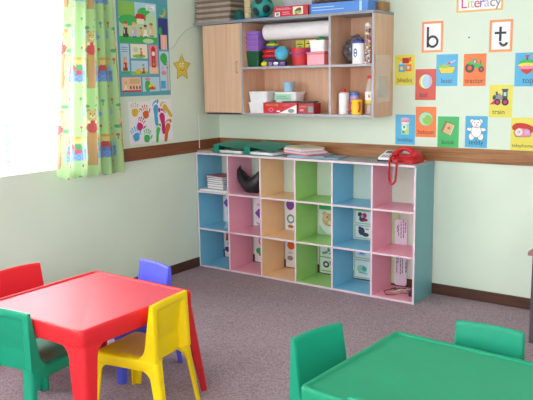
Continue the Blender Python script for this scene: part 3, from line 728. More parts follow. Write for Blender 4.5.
for k in range(6):
    bm = bmesh.new(); cx, cy = mx0+.03+.025*(k % 3), -.22+.024*(k//3); lathe(bm, cx, cy, [(.007, zt_(cy)), (.006, zt_(cy)+.004)], n=10); obj('button', bm, pl('display_grey', '#4e4e54'), am)
# red telephone: low body, arched handset on the near side, grey dial behind it
rp_ = pl('phone_red', '#c01e26', .22)
PR = R(-4)
ph = empty('telephone', (1.893, -.195, 1.0002)); tag(ph, 'red telephone with its coiled cord hanging over the shelf edge', 'telephone')
ph.rotation_euler = (0, 0, PR); ph.scale = (.93, .95, .96)
bm = bmesh.new()
def pq(z, y0, y1, hx, r=.02): return rrect(-hx, hx, y0, y1, r, z, 5)
loft(bm, [pq(0, -.095, .095, .094), pq(.014, -.098, .097, .096), pq(.034, -.09, .094, .090), pq(.046, -.055, .092, .084), pq(.070, .01, .088, .066), pq(.082, .035, .08, .052)])
obj('phone_body', bm, rp_, ph, local=True, smooth=60)
bm = bmesh.new(); hs = []; hr = []
for k in range(17):
    u = -1+2*k/16; hs.append((.086*u, -.045, .058+.047*(1-abs(u)**2.4))); hr.append(.0155+.004*abs(u)+(.003 if u > 0 else 0))
tube(bm, hs, hr, n=12)
sphere(bm, (-.084, -.047, .060), .029, sc=(1, 1.05, .85)); sphere(bm, (.082, -.047, .064), .032, sc=(1, 1.05, .95))
hset = obj('handset', bm, rp_, ph, local=True, smooth=60)
bm = bmesh.new(); n = 22
def dial(d): return [(-.012+.040*math.cos(2*PI*k/n), .008+.026*math.sin(2*PI*k/n)-d*.6, .0685+.026*math.sin(2*PI*k/n)*.9+d*.8) for k in range(n)]
loft(bm, [dial(0), dial(.006)]); obj('dial_pad', bm, pl('dial_grey', '#c2bdbf', .3), ph, local=True, label='grey dial pad')
# coiled cord hanging over the front edge
ca, sa = math.cos(PR), math.sin(PR)
def ph2(x, y, z): dx, dy = x-1.893, y+.195; return ((dx*ca+dy*sa)/.93, (-dx*sa+dy*ca)/.95, (z-1.0002)/.96)
path = [(1.812, -.262, 1.055), (1.818, -.315, 1.045), (1.828, -.362, 1.02), (1.826, -.366, .95), (1.828, -.366, .895), (1.842, -.368, .868), (1.862, -.37, .866), (1.877, -.37, .89), (1.882, -.366, .95), (1.884, -.364, 1.01), (1.885, -.345, 1.022), (1.895, -.30, 1.02)]
PV = [Vector(p) for p in path]; fine = []
for i in range(len(PV)-1):
    p0, p1, p2, p3 = PV[max(i-1, 0)], PV[i], PV[i+1], PV[min(i+2, len(PV)-1)]
    for k in range(14):
        u = k/14; fine.append(.5*((2*p1)+(-p0+p2)*u+(2*p0-5*p1+4*p2-p3)*u*u+(-p0+3*p1-3*p2+p3)*u**3))
coil = []
for i, p in enumerate(fine[:-1]):
    tdir = (fine[i+1]-p).normalized(); a1 = tdir.orthogonal().normalized() if abs(tdir.y) > .9 else tdir.cross(Vector((0, 1, 0))).normalized(); a2 = tdir.cross(a1)
    for q in range(3):
        w = (i*3+q)*2*PI/7; pp = p.lerp(fine[i+1], q/3); coil.append(ph2(*(pp+(a1*math.cos(w)+a2*math.sin(w))*.0058)))
bm = bmesh.new(); tube(bm, coil, .0042, n=5); obj('coiled_cord', bm, rp_, ph, local=True)

# ------------------------------------------------------------------ inside the cubbyholes
cell = lambda i, j: (xs[i]+t, xs[i+1], zs[j]+t)       # x0, x1, floor z   (j 0 bottom .. 2 top)
x0, x1, zf_ = cell(0, 2)
bk_ = [('#dcd8e0', 'large white book at the bottom of the blue cubbyhole pile', .245, .20, .018, 0), ('#8c8790', 'grey book, second from the bottom in the cubbyhole pile', .205, .19, .022, -4), ('#b9aea8', 'cream book, third from the bottom in the cubbyhole pile', .215, .19, .02, -5), ('#4c4650', 'dark book in the middle of the cubbyhole pile', .215, .19, .016, -4),
       ('#b4aab6', 'pale book, third from the top of the cubbyhole pile', .22, .19, .018, -8), ('#54487c', 'dark violet book, second from the top of the cubbyhole pile', .225, .19, .016, -10), ('#c4637c', 'pinkish red book on top of the cubbyhole pile', .25, .19, .014, -13)]
z = zf_+.0002
for k, (c, lb_, w, d, h, a) in enumerate(bk_):
    o_ = empty('book', (x0+.172, -.205, z)); tag(o_, lb_, 'book', 'books in the first blue cubbyhole'); o_.rotation_euler = (0, 0, R(a))
    cx = 0 if k else -.05
    xa, xb = (-w/2, w/2-.02) if k else (-.165, .135)
    ya, yb = (-d/2, d/2) if k else (-.13, .08)
    bm = bmesh.new(); box(bm, xa, xb, ya, yb, 0, .0022); box(bm, xa, xb, ya, yb, h-.0022, h); box(bm, xa, xa+.002, ya, yb, .0022, h-.0022)
    obj('cover', bm, mat('book_'+c[1:], c, rough=.5, var=.05), o_, local=True, smooth=0)
    bm = bmesh.new(); box(bm, xa+.004, xb-.004, ya+.003, yb-.004, .0023, h-.0023); obj('page_block', bm, pap, o_, local=True, smooth=0)
    z += h+.0003
# black bag in the second cubbyhole
x0, x1, zf_ = cell(1, 2)
bg = empty('black_bag', (.49, -.2, zf_)); tag(bg, 'slumped black bag with two upright horns in the pink cubbyhole', 'bag')
bm = bmesh.new(); NA, NB = 28, 14; loops = []
cxm, yv = .478, -.2
for i in range(NA+1):
    u = -1+2*i/NA                                   # along the crescent
    x = cxm+.112*u
    zb = zf_+.0003+(.115*max(0, -u-.15)**1.1 if u < 0 else .03*max(0, u-.6))
    ztp = zf_+.125+.085*abs(u)**1.5
    th_ = .075*math.sqrt(max(.05, 1-.8*abs(u)**2.2))
    loops.append([(x, yv+th_*math.cos(2*PI*k/NB), (zb+ztp)/2+(ztp-zb)/2*math.sin(2*PI*k/NB)) for k in range(NB)])
loft(bm, loops); crumple(bm, .006, 28)
for v in bm.verts: v.co.z = max(v.co.z, zf_+.0003)
obj('bag_body', bm, mat('black_leather', '#232126', rough=.4, spec=.5, var=.1), bg, smooth=60)
for sx_ in (-1, 1):
    bm = bmesh.new(); xx = cxm+.104*sx_; zz = zf_+.198
    tube(bm, [(xx-.008, yv, zz-.012), (xx-.006, yv, zz+.018), (xx+.004, yv, zz+.024), (xx+.010, yv, zz+.012), (xx+.008, yv, zz-.02)], .004); obj('strap_loop', bm, mat('black_leather', '#232126'), bg)
# clear plastic sheet leaning in the blue cell, middle row
x0, x1, zf_ = cell(0, 1)
bm = bmesh.new(); g = []
for j in range(11):
    r_ = []
    for i in range(9):
        a = i/8; r_.append(bm.verts.new((x0+.19+.12*a-.03*a*(j/10), -.235+.05*math.sin(a*3+j*.3)+.06*j/10, zf_+.0005+.19*j/10*(1-.25*abs(a-.4)))))
    g.append(r_)
for j in range(10):
    for i in range(8): bm.faces.new((g[j][i], g[j][i+1], g[j+1][i+1], g[j+1][i]))
simple('plastic_wrapper', bm, clear('wrapper_film', '#f2f6fa', .3, .1), 'clear plastic wrapper standing in the middle-left blue cubbyhole', 'wrapper', smooth=80)
# adapter and wires in the bottom right cell
x0, x1, zf_ = cell(5, 0)
ad = empty('power_adapter', (1.9, -.2, zf_)); tag(ad, 'dark power adapter with tangled leads in the bottom right cubbyhole', 'adapter')
bm = bmesh.new(); box(bm, 1.925, 1.975, -.225, -.18, zf_, zf_+.045); box(bm, 1.905, 1.925, -.212, -.206, zf_+.03, zf_+.036); box(bm, 1.905, 1.925, -.198, -.192, zf_+.03, zf_+.036); obj('plug_body', bm, pl('adapter_dark', '#463c4a'), ad, bevel=.004, smooth=0)
for c, nm, ps in (('#c8b9a4', 'pale lead', [(1.93, -.19, .03), (1.89, -.16, .034), (1.84, -.2, .006), (1.79, -.25, .012), (1.83, -.28, .03), (1.88, -.24, .05), (1.83, -.19, .02), (1.77, -.16, .01)]), ('#7a3038', 'dark red lead', [(1.95, -.225, .02), (1.90, -.27, .03), (1.84, -.29, .012), (1.78, -.30, .008), (1.745, -.26, .02), (1.79, -.2, .03), (1.85, -.25, .036)]), ('#4a4048', 'dark lead', [(1.94, -.18, .02), (1.88, -.13, .025), (1.80, -.12, .01), (1.76, -.19, .015), (1.82, -.22, .045)])):
    bm = bmesh.new(); tube(bm, [(a, b, zf_+.003+c2) for a, b, c2 in ps], .004, 6); obj('lead', bm, pl('lead_'+nm.replace(' ', '_'), c), ad, label=nm)
x0, x1, zf_ = cell(5, 2)
bm = bmesh.new(); tube(bm, [(1.962, -.03, .978), (1.97, -.045, .93), (1.98, -.05, .90), (1.984, -.04, .86), (1.985, -.025, .80)], .003, 6); simple('phone_lead', bm, pl('lead_black', '#3a3236'), 'short dark lead hanging in the top right cubbyhole', 'cable')
bm = bmesh.new(); tube(bm, [(1.96, -.012, .63), (1.97, -.012, .5), (1.955, -.012, .345), (1.952, -.012, .30), (1.96, -.012, .24), (1.975, -.012, .18), (1.985, -.012, .10)], .003, 6); simple('wall_lead', bm, pl('lead_black', '#3a3236'), 'thin dark lead running down the wall behind the right cubbyholes', 'cable')

# ------------------------------------------------------------------ sheets on the wall behind the open shelf
card_w = mat('card_white', '#eceaf0', rough=.5, var=.02)
def strip(u0, u1, v0, v1, label, shapes, m=card_w):
    c = sheet_card('picture_sheet', WS, u0, u1, v0, v1, m, .002); tag(c, label, 'poster')
    s = Sheet(WS, .0024); shapes(s, u0, u1, v0, v1); s.build('picture', c); return c
def sh0(s, a, b, c, d):
    m_ = a+.035
    s.poly([(m_, .555), (m_+.035, .515), (m_, .475), (m_-.035, .515)], P['purple']); s.ell(m_+.03, .42, .028, .03, P['paleblue']); s.text('Aa', m_-.03, .575, .03, P['dark'])
    s.ell(m_+.01, .272, .03, .022, P['purple']); s.poly([(m_-.02, .17), (m_+.03, .17), (m_+.02, .245), (m_-.01, .25)], P['red']); s.ell(m_+.03, .145, .035, .02, P['gold']); s.ell(m_, .09, .035, .024, P['navy'])
strip(.034, .22, .02, .575, 'white shape chart on the wall behind the blue cubbyholes at the left', sh0)
def sh1(s, a, b, c, d):
    m_ = a+.055
    s.poly([(m_, .50), (m_+.05, .455), (m_, .41), (m_-.045, .455)], P['purple']); s.line([(m_-.03, .37), (m_+.03, .355), (m_-.02, .345)], .01, P['teal']); s.text('Kk', m_, .52, .03, P['dark'])
    s.ell(m_+.02, .275, .045, .022, P['deepblue']); s.ell(m_+.02, .21, .03, .035, P['magenta']); s.ell(m_+.02, .21, .018, .022, P['white']); s.ell(m_, .12, .04, .03, P['green']); s.ell(m_+.02, .085, .03, .01, P['dark'])
strip(.373, .56, .02, .575, 'white picture chart with a purple diamond behind the left pink cubbyholes', sh1)
def sh2(s, a, b, c, d):
    m_ = a+.055
    s.ell(m_-.005, .56, .04, .045, P['purple']); s.text('Ss', m_+.055, .5, .04, P['dark'], rot=R(-90)); s.ell(m_, .44, .04, .04, P['teal']); s.ell(m_, .44, .024, .024, P['white']); s.ell(m_, .375, .03, .014, P['brown'])
    s.ell(m_, .29, .035, .02, P['lilac']); s.ell(m_, .21, .04, .035, P['rust']); s.rect(m_-.03, m_+.02, .14, .155, P['paleblue']); s.ell(m_-.01, .10, .03, .02, P['grey']); s.rect(a+.1, a+.112, .09, .6, P['lilac'])
strip(.703, .90, .02, .60, 'white chart with purple and teal rounds behind the peach cubbyholes', sh2)
def sh3(s, a, b, c, d):
    s.rect(a, b, d-.05, d, P['green']); m_ = (a+b)/2+.01
    s.ell(m_-.04, d-.085, .02, .02, P['tan']); s.ell(m_+.05, d-.085, .02, .02, P['tan']); s.ell(m_, d-.13, .062, .055, P['tan']); s.ell(m_-.03, d-.115, .026, .03, P['peach']); s.ell(m_+.02, d-.155, .03, .02, P['cream']); s.ell(m_+.03, d-.143, .011, .009, P['black']); s.ell(m_-.015, d-.11, .006, .008, P['black']); s.ell(m_+.035, d-.11, .006, .008, P['black'])
    s.line([(m_, d-.172), (m_+.03, d-.178)], .005, P['red']); s.poly([(a, c), (a+.07, c), (a, c+.07)], P['mint'])
strip(1.037, 1.20, .352, .60, 'green and white animal picture sheet behind the lime cubbyhole, middle row', sh3)
def sh4(s, a, b, c, d):
    h = (c+d)/2; s.rect(a, b, h-.004, h+.004, P['green']); s.rect(a, a+.008, c, d, P['green'])
    s.line([(a+.03, h+.03), (a+.08, h+.045)], .02, P['teal']); s.ell(a+.09, h+.065, .014, .018, P['teal']); s.line([(a+.09, h+.03), (a+.13, h+.05)], .008, P['grey'])
    s.ell(a+.065, h-.06, .03, .028, P['dark']); s.ell(a+.065, h-.06, .014, .013, P['white']); s.line([(a+.1, h-.03), (a+.13, h-.09)], .012, P['grey']); s.rect(a+.02, a+.12, c+.015, c+.025, P['lime'])
strip(1.037, 1.21, .02, .29, 'white picture sheet with a wheel behind the lime cubbyhole, bottom row', sh4)
def sh5(s, a, b, c, d):
    for (v0, v1) in ((.50, .57), (.37, .47), (.355, .365), (.19, .28), (.06, .165)):
        pass
    w = b-a
    s.rect(a, b, d-.045, d, P['green'])
    for k, (v0, v1) in enumerate(((.47, .575), (.352, .458), (.19, .30), (.03, .178))):
        s.rect(a+.008, b-.008, v0, v1, P['lime']); s.rect(a+.014, b-.014, v0+.006, v1-.006, P['white'])
        m_, q = a+.075, (v0+v1)/2
        if k == 0: s.ell(m_-.02, q+.02, .02, .018, P['dark']); s.ell(m_+.02, q+.015, .02, .02, P['magenta']); s.ell(m_, q-.015, .028, .022, P['dark']); s.ell(m_+.03, q-.02, .018, .012, P['red']); s.ell(m_, q+.005, .012, .012, P['skin'])
        if k == 1: s.ell(m_-.005, q+.005, .028, .032, P['dark']); s.ell(m_+.03, q-.02, .03, .016, P['dark']); s.ell(m_-.02, q+.03, .014, .012, P['navy']); s.rect(m_+.03, m_+.06, q+.02, q+.03, P['orange'])
        if k == 2: s.poly([(m_-.035, q-.03), (m_+.03, q-.03), (m_+.03, q+.03), (m_-.01, q+.04)], P['paleblue']); s.rect(m_-.02, m_+.015, q-.02, q+.01, P['blue'])
        if k == 3: s.ell(m_, q, .045, .032, P['mint']); s.ell(m_+.02, q+.005, .018, .018, P['teal']); s.line([(m_-.03, q-.03), (m_+.05, q-.035)], .006, P['green'])
strip(1.357, 1.545, .022, .622, 'green-bordered sheet of four picture cards behind the right blue cubbyholes', sh5)
bm = bmesh.new(); box(bm, 1.685, 1.75, -.0165, -.0145, .03, .585)
simple('green_backing_sheet', bm, mat('pale_green_card2', '#bcd9a6', rough=.6), 'pale green card peeping out behind the note in the right pink cubbyholes', 'card', smooth=0)
bm = bmesh.new(); loft(bm, [[(p[0], -.0170, p[1]) for p in [(q[0], q[1]) for q in rrect(1.712, 1.815, .022, .535, .02, 0, 5)]], [(p[0], -.0188, p[1]) for p in [(q[0], q[1]) for q in rrect(1.712, 1.815, .022, .535, .02, 0, 5)]]])
nt_ = simple('typed_note', bm, mat('note_lilac_white', '#e6e0f0', rough=.55, var=.02), 'tall white note with sideways typing behind the right pink cubbyholes', 'note', smooth=0)
s = Sheet(WS, .0050)
for u, a_, b_ in ((1.80, .44, .52), (1.785, .40, .54), (1.765, .395, .52), (1.745, .41, .50), (1.735, .44, .49), (1.80, .24, .30), (1.78, .12, .30), (1.765, .11, .29), (1.745, .20, .30), (1.735, .12, .27), (1.81, .13, .22)):
    L_ = a_
    while L_ < b_:
        w_ = random.uniform(.012, .03); s.rect(u-.003, u+.003, L_, min(b_, L_+w_), P['dark']); L_ += w_+.006
s.build('typed_lines', nt_, 'dark typed lines')

# ------------------------------------------------------------------ alphabet cards on the back wall
cc = {k: mat('card_'+k, v, rough=.3, spec=.5, var=.02) for k, v in dict(yellow='#e3d552', red='#cf4032', blue='#49a9d8', orange='#ee7432', green='#3fb562', peach='#f0955c', paper='#f4eef2', gold='#f0b460').items()}
def picture_card(u0, v0, colour, word, label, draw, wx=.5, ws=.046):
    w, h = .157, .22
    c = sheet_card('picture_card', WB, u0, u0+w, v0, v0+h, cc[colour]); tag(c, label, 'card', 'picture word cards on the wall')
    s = Sheet(WB); draw(s, u0+w/2, v0+h*.6); s.build('picture', c)
    s = Sheet(WB); s.text(word, u0+w*wx, v0+.022, ws, P['black']); s.build('word', c)
    return c
def d_blocks(s, x, y):
    s.rect(x-.05, x+.0, y-.035, y+.02, P['blue']); s.poly([(x-.05, y+.02), (x, y+.02), (x+.012, y+.035), (x-.035, y+.035)], P['paleblue']); s.rect(x+.002, x+.052, y-.03, y+.02, P['orange'])
    s.rect(x-.02, x+.03, y+.026, y+.066, P['red']); s.poly([(x+.03, y+.03), (x+.05, y+.045), (x+.05, y+.075), (x+.03, y+.066)], P['rust']); s.ell(x-.025, y-.008, .012, .014, P['yellow']); s.ell(x+.027, y-.005, .012, .012, P['paleblue']); s.line([(x-.06, y+.07), (x-.02, y+.05)], .008, P['gold'])
def d_ball(s, x, y):
    s.ell(x, y, .053, .053, P['dark']); s.ell(x, y, .051, .051, P['yellow']); s.ell(x+.006, y, .042, .05, P['white']); s.ell(x+.01, y, .036, .048, P['paleblue']); s.ell(x+.036, y+.002, .012, .036, P['lilac'])
def d_boat(s, x, y):
    s.poly([(x-.065, y+.0), (x+.065, y+.002), (x+.045, y-.045), (x-.045, y-.045)], P['dark']); s.poly([(x-.062, y-.002), (x+.062, y), (x+.043, y-.043), (x-.043, y-.043)], P['yellow'])
    s.ell(x-.02, y+.006, .04, .014, P['lime']); s.poly([(x-.03, y+.012), (x+.06, y+.05), (x+.065, y+.042), (x+.0, y+.01)], P['lilac']); s.poly([(x-.01, y+.014), (x+.02, y+.038), (x+.028, y+.02)], P['rust'])
def d_tractor(s, x, y):
    s.rect(x-.01, x+.052, y-.01, y+.022, P['green']); s.rect(x-.012, x+.01, y+.02, y+.05, P['dark']); s.rect(x-.008, x+.006, y+.022, y+.046, P['paleblue']); s.rect(x-.018, x+.016, y+.048, y+.055, P['green']); s.line([(x+.04, y+.02), (x+.04, y+.045)], .006, P['dark'])
    s.ell(x-.035, y-.008, .033, .033, P['dark']); s.ell(x-.035, y-.008, .016, .016, P['rust']); s.ell(x+.046, y-.018, .02, .02, P['dark']); s.ell(x+.046, y-.018, .009, .009, P['rust']); s.ell(x-.03, y+.025, .026, .01, P['green'])
def d_top(s, x, y):
    s.ell(x, y+.012, .058, .034, P['green']); s.ell(x, y+.006, .058, .016, P['yellow']); s.poly([(x-.055, y), (x+.055, y), (x+.03, y-.035), (x, y-.055), (x-.03, y-.035)], P['red']); s.ell(x, y-.008, .05, .012, P['pink']); s.rect(x-.006, x+.006, y+.04, y+.066, P['dark']); s.ell(x, y+.066, .016, .007, P['red'])
def d_bubbles(s, x, y):
    s.rect(x-.03, x+.03, y-.058, y+.03, P['mint']); s.ell(x, y+.03, .033, .012, P['white']); s.rect(x-.034, x+.034, y+.032, y+.058, P['pink']); s.ell(x, y+.058, .034, .01, P['lilac']); s.ell(x-.008, y-.005, .018, .022, P['white']); s.ell(x-.008, y-.003, .01, .012, P['teal']); s.rect(x+.008, x+.026, y-.045, y-.02, P['yellow']); s.rect(x-.024, x-.002, y-.05, y-.03, P['green'])
def d_baloon(s, x, y):
    s.ell(x, y, .053, .05, P['green']); s.ell(x, y, .051, .048, P['mint']); s.ell(x+.012, y-.006, .036, .034, P['lime']); s.ell(x-.018, y+.018, .014, .01, P['palegreen']); s.poly([(x-.008, y-.058), (x+.008, y-.058), (x, y-.045)], P['green'])
def d_book(s, x, y):
    s.poly([(x-.055, y-.02), (x+.02, y-.05), (x+.05, y+.03), (x-.02, y+.055)], P['dark']); s.poly([(x-.052, y-.018), (x+.012, y-.045), (x+.04, y+.03), (x-.02, y+.05)], P['tan']); s.poly([(x-.052, y-.018), (x-.04, y-.022), (x-.008, y+.046), (x-.02, y+.05)], P['brown']); s.line([(x+.016, y-.046), (x+.044, y+.028)], .006, P['cream']); s.rect(x-.005, x+.014, y-.004, y+.014, P['brown'])
def d_teddy(s, x, y):
    B, Q = P['white'], P['dark']
    for dx, dy, a, b in ((-.03, .052, .017, .017), (.03, .052, .017, .017), (-.045, -.005, .026, .014), (.045, -.005, .026, .014), (-.032, -.055, .022, .026), (.032, -.055, .022, .026)):
        s.ell(x+dx, y+dy, a, b, Q); s.ell(x+dx, y+dy, a-.0025, b-.0025, B)
    s.ell(x, y-.018, .038, .044, Q); s.ell(x, y-.018, .0355, .0415, B); s.ell(x, y+.036, .035, .03, Q); s.ell(x, y+.036, .0325, .0275, B)
    s.ell(x-.012, y+.043, .004, .005, Q); s.ell(x+.012, y+.043, .004, .005, Q); s.ell(x, y+.03, .006, .005, P['pink']); s.line([(x-.012, y+.02), (x+.012, y+.02)], .003, Q); s.poly([(x-.012, y+.004), (x+.012, y+.012), (x+.012, y+.002), (x-.012, y+.012)], P['pink'])
def d_train(s, x, y):
    s.rect(x-.045, x+.01, y-.015, y+.018, P['grey']); s.ell(x-.045, y+.002, .012, .017, P['dark']); s.rect(x+.01, x+.044, y-.02, y+.05, P['dark']); s.rect(x+.018, x+.036, y+.012, y+.038, P['paleblue']); s.rect(x+.004, x+.05, y+.05, y+.06, P['navy']); s.rect(x-.036, x-.022, y+.018, y+.042, P['dark']); s.ell(x-.012, y+.02, .01, .01, P['grey']); s.poly([(x-.075, y-.045), (x-.04, y-.045), (x-.04, y-.01)], P['magenta'])
    for dx, r_ in ((-.022, .021), (.03, .024)): s.ell(x+dx, y-.028, r_, r_, P['black']); s.ell(x+dx, y-.028, r_*.55, r_*.55, P['magenta'])
def d_phone(s, x, y):
    s.poly([(x-.062, y-.012), (x-.045, y-.042), (x+.05, y-.04), (x+.062, y+.0), (x+.03, y+.03), (x-.035, y+.025)], P['dark']); s.poly([(x-.059, y-.012), (x-.043, y-.039), (x+.048, y-.037), (x+.059, y), (x+.029, y+.027), (x-.033, y+.022)], P['pink']); s.ell(x+.0, y+.034, .06, .018, P['red'], rot=-.12); s.ell(x-.05, y+.022, .022, .022, P['red']); s.ell(x+.055, y+.012, .02, .022, P['red']); s.ell(x-.025, y-.008, .024, .024, P['cream']); s.ell(x-.025, y-.008, .012, .012, P['lilac']); s.rect(x+.015, x+.045, y-.022, y+.006, P['lilac'])
picture_card(1.688, 1.540, 'yellow', 'blocks', 'yellow picture card of toy blocks beside the wall cupboard', d_blocks)
picture_card(1.851, 1.434, 'red', 'ball', 'red picture card of a ball', d_ball, wx=.42)
picture_card(2.009, 1.533, 'blue', 'boat', 'blue picture card of a yellow boat', d_boat)
picture_card(2.209, 1.531, 'orange', 'tractor', 'orange picture card of a green tractor', d_tractor)
picture_card(2.561, 1.527, 'blue', 'top', 'blue picture card of a spinning top', d_top, wx=.56, ws=.052)
picture_card(1.698, 1.106, 'blue', 'bubbles', 'blue picture card of a bubble bottle above the red telephone', d_bubbles, ws=.040)
picture_card(1.859, 1.166, 'orange', 'baloon', 'orange picture card of a green balloon', d_baloon)
picture_card(2.030, 1.099, 'green', 'book', 'green picture card of a brown book', d_book)
picture_card(2.234, 1.105, 'blue', 'teddy', 'blue picture card of a white teddy bear', d_teddy)
picture_card(2.397, 1.319, 'yellow', 'train', 'yellow picture card of a steam train', d_train, wx=.42)
picture_card(2.552, 1.099, 'yellow', 'telephone', 'yellow picture card of a pink and red telephone', d_phone, ws=.034)
def letter_card(u0, v0, w, h, ch, label):
    c = sheet_card('letter_card', WB, u0, u0+w, v0, v0+h, cc['peach']); tag(c, label, 'card', 'letter cards on the wall')
    s = Sheet(WB, .0020); s.rect(u0+.016, u0+w-.016, v0+.016, v0+h-.016, cc['paper']); s.build('white_panel', c)
    s = Sheet(WB, .0024); m_ = P['black']; x, y = u0+w/2, v0+h*.5; k = .017
    def arc(cx, cy, r, a0, a1, n=16): s.line([(cx+r*math.cos(R(a0+(a1-a0)*i/n)), cy+r*math.sin(R(a0+(a1-a0)*i/n))) for i in range(n+1)], k, m_)
    if ch == 'b': s.rect(x-.042, x-.026, y-.072, y+.07, m_); arc(x+.003, y-.033, .036, 0, 360, 26)
    else: s.rect(x-.012, x+.005, y-.035, y+.06, m_); arc(x+.020, y-.040, .0235, 180, 350); s.rect(x-.042, x+.036, y+.012, y+.027, m_)
    s.build('letter', c)
letter_card(1.895, 1.770, .158, .216, 'b', 'white card with a black letter b in an orange border')
letter_card(2.382, 1.757, .155, .212, 't', 'white card with a black letter t in an orange border')
lc = sheet_card('heading_card', WB, 2.146, 2.466, 2.032, 2.14, cc['gold']); tag(lc, 'wide Literacy heading card in colourful letters at the top of the wall', 'card')
s = Sheet(WB, .0020); s.rect(2.16, 2.452, 2.044, 2.128, cc['paper']); s.build('white_panel', lc)
s = Sheet(WB, .0024); x = 2.175
for ch, k, adv in zip('Literacy', ('magenta', 'gold', 'mint', 'red', 'purple', 'lilac', 'grey', 'grey'), (.046, .020, .028, .040, .028, .040, .038, .038)):
    s.text(ch, x+adv/2, 2.060, .095, P[k]); x += adv
s.build('word', lc)
# tiny screw in the wall between the letters
bm = bmesh.new(); lathe(bm, 0, 0, [(.006, .0003), (.005, .003)], n=10)
for v in bm.verts: v.co = Vector((2.24+v.co.x, -v.co.z, 1.862+v.co.y))
simple('wall_screw', bm, P['dark'], 'tiny dark screw in the wall between the letter cards', 'screw')

# ------------------------------------------------------------------ left wall: posters, star
po = sheet_card('story_poster', WL, -1.16, -.612, 1.49, 2.27, mat('poster_teal', '#5ba3b8', rough=.35, var=.05), .002); tag(po, 'tall teal story poster with many small pictures on the left wall', 'poster')
def U(f): return -1.16+.548*f
def V(f): return 1.49+.712*f
def pan(name, f0, f1, g0, g1, m, fn):
    s = Sheet(WL, .0024); s.rect(U(f0), U(f1), V(g0), V(g1), m); fn(s, lambda a: U(f0+(f1-f0)*a), lambda b: V(g0+(g1-g0)*b)); s.build('picture', po)
def kid(s, x, y, h, c1, c2):
    s.poly([(x-.27*h, y), (x+.27*h, y), (x+.15*h, y+.62*h), (x-.15*h, y+.62*h)], P[c1]); s.ell(x, y+.78*h, .19*h, .2*h, P['skin']); s.ell(x, y+.92*h, .19*h, .1*h, P[c2]); s.ell(x+.2*h, y+.4*h, .06*h, .2*h, P['skin']); s.ell(x-.08*h, y+.02*h, .1*h, .05*h, P['dark']); s.ell(x+.12*h, y+.02*h, .1*h, .05*h, P['dark']); s.ell(x-.12*h, y+.35*h, .05*h, .16*h, P['cream'])
def p_big(s, u, v):
    s.rect(u(0), u(1), v(.55), v(1), P['paleblue']); s.rect(u(0), u(.42), v(.62), v(1), P['lime']); s.ell(u(.66), v(.72), .07, .05, P['green']); s.ell(u(.85), v(.6), .06, .05, P['palegreen']); s.ell(u(.25), v(.55), .1, .04, P['green'])
    s.rect(u(.46), u(.66), v(.48), v(.6), P['cream']); s.poly([(u(.4), v(.6)), (u(.72), v(.6)), (u(.64), v(.72)), (u(.46), v(.72))], P['red']); s.rect(u(0), u(1), v(0), v(.16), P['green']); s.ell(u(.75), v(.06), .06, .018, P['palegreen'])
    s.rect(u(.72), u(.96), v(.82), v(.95), P['white'])
    for k in range(3): s.rect(u(.74), u(.94-.04*k), v(.84+.035*k), v(.852+.035*k), P['grey'])
    kid(s, u(.16), v(.14), .115, 'dark', 'brown'); kid(s, u(.38), v(.14), .11, 'lilac', 'tan'); kid(s, u(.56), v(.16), .07, 'tan', 'brown'); kid(s, u(.68), v(.16), .09, 'white', 'dark'); kid(s, u(.84), v(.18), .10, 'peach', 'brown')
pan('a', .04, .76, .56, .985, P['palegreen'], p_big)
def p_moon(s, u, v):
    s.ell(u(.5), v(.86), .04, .04, P['gold']); s.ell(u(.38), v(.885), .034, .034, P['teal']); s.rect(u(0), u(1), v(.0), v(.12), P['navy'])
    s.rect(u(.15), u(.85), v(.0), v(.30), P['tan']); s.ell(u(.3), v(.42), .02, .035, P['green']); s.ell(u(.6), v(.36), .018, .02, P['dark']); s.line([(u(.35), v(.05)), (u(.35), v(.28))], .006, P['pink']); s.line([(u(.6), v(.05)), (u(.6), v(.28))], .006, P['pink'])
s_ = Sheet(WL, .0024); s_.rect(U(.79), U(.985), V(.50), V(.985), P['navy']); s_.rect(U(.79), U(.985), V(.84), V(.985), P['teal']); s_.ell(U(.885), V(.905), .036, .04, P['gold']); s_.ell(U(.865), V(.92), .033, .036, P['teal']); s_.rect(U(.83), U(.96), V(.50), V(.66), P['peach']); s_.line([(U(.86), V(.5)), (U(.86), V(.65))], .006, P['pink']); s_.line([(U(.92), V(.5)), (U(.92), V(.65))], .006, P['pink']); s_.ell(U(.83), V(.70), .018, .03, P['green']); s_.ell(U(.9), V(.675), .012, .015, P['dark']); s_.build('picture', po)
pan('c', .04, .20, .24, .55, P['paleblue'], lambda s, u, v: (kid(s, u(.5), v(.1), .10, 'red', 'tan'), s.rect(u(0), u(1), v(0), v(.08), P['green']), [s.rect(u(.15), u(.85), v(.72+.07*k), v(.745+.07*k), P['grey']) for k in range(3)]))
pan('d', .23, .55, .40, .55, P['cream'], lambda s, u, v: (s.ell(u(.5), v(.15), .07, .015, P['lime']), kid(s, u(.62), v(.15), .06, 'rust', 'brown'), s.ell(u(.3), v(.6), .025, .02, P['palegreen'])))
pan('e', .23, .55, .225, .375, P['paleblue'], lambda s, u, v: (s.rect(u(0), u(1), v(0), v(.25), P['lime']), kid(s, u(.72), v(.1), .07, 'red', 'teal'), s.ell(u(.4), v(.25), .025, .02, P['gold'])))
pan('f', .58, .76, .235, .545, P['pink'], lambda s, u, v: (s.rect(u(0), u(1), v(0), v(.25), P['peach']), s.rect(u(.28), u(.72), v(.22), v(.85), P['red']), s.poly([(u(.2), v(.85)), (u(.8), v(.85)), (u(.5), v(.98))], P['red']), s.ell(u(.5), v(.7), .018, .018, P['cream']), s.rect(u(.4), u(.6), v(.3), v(.55), P['brown']), s.ell(u(.5), v(.33), .007, .01, P['gold'])))
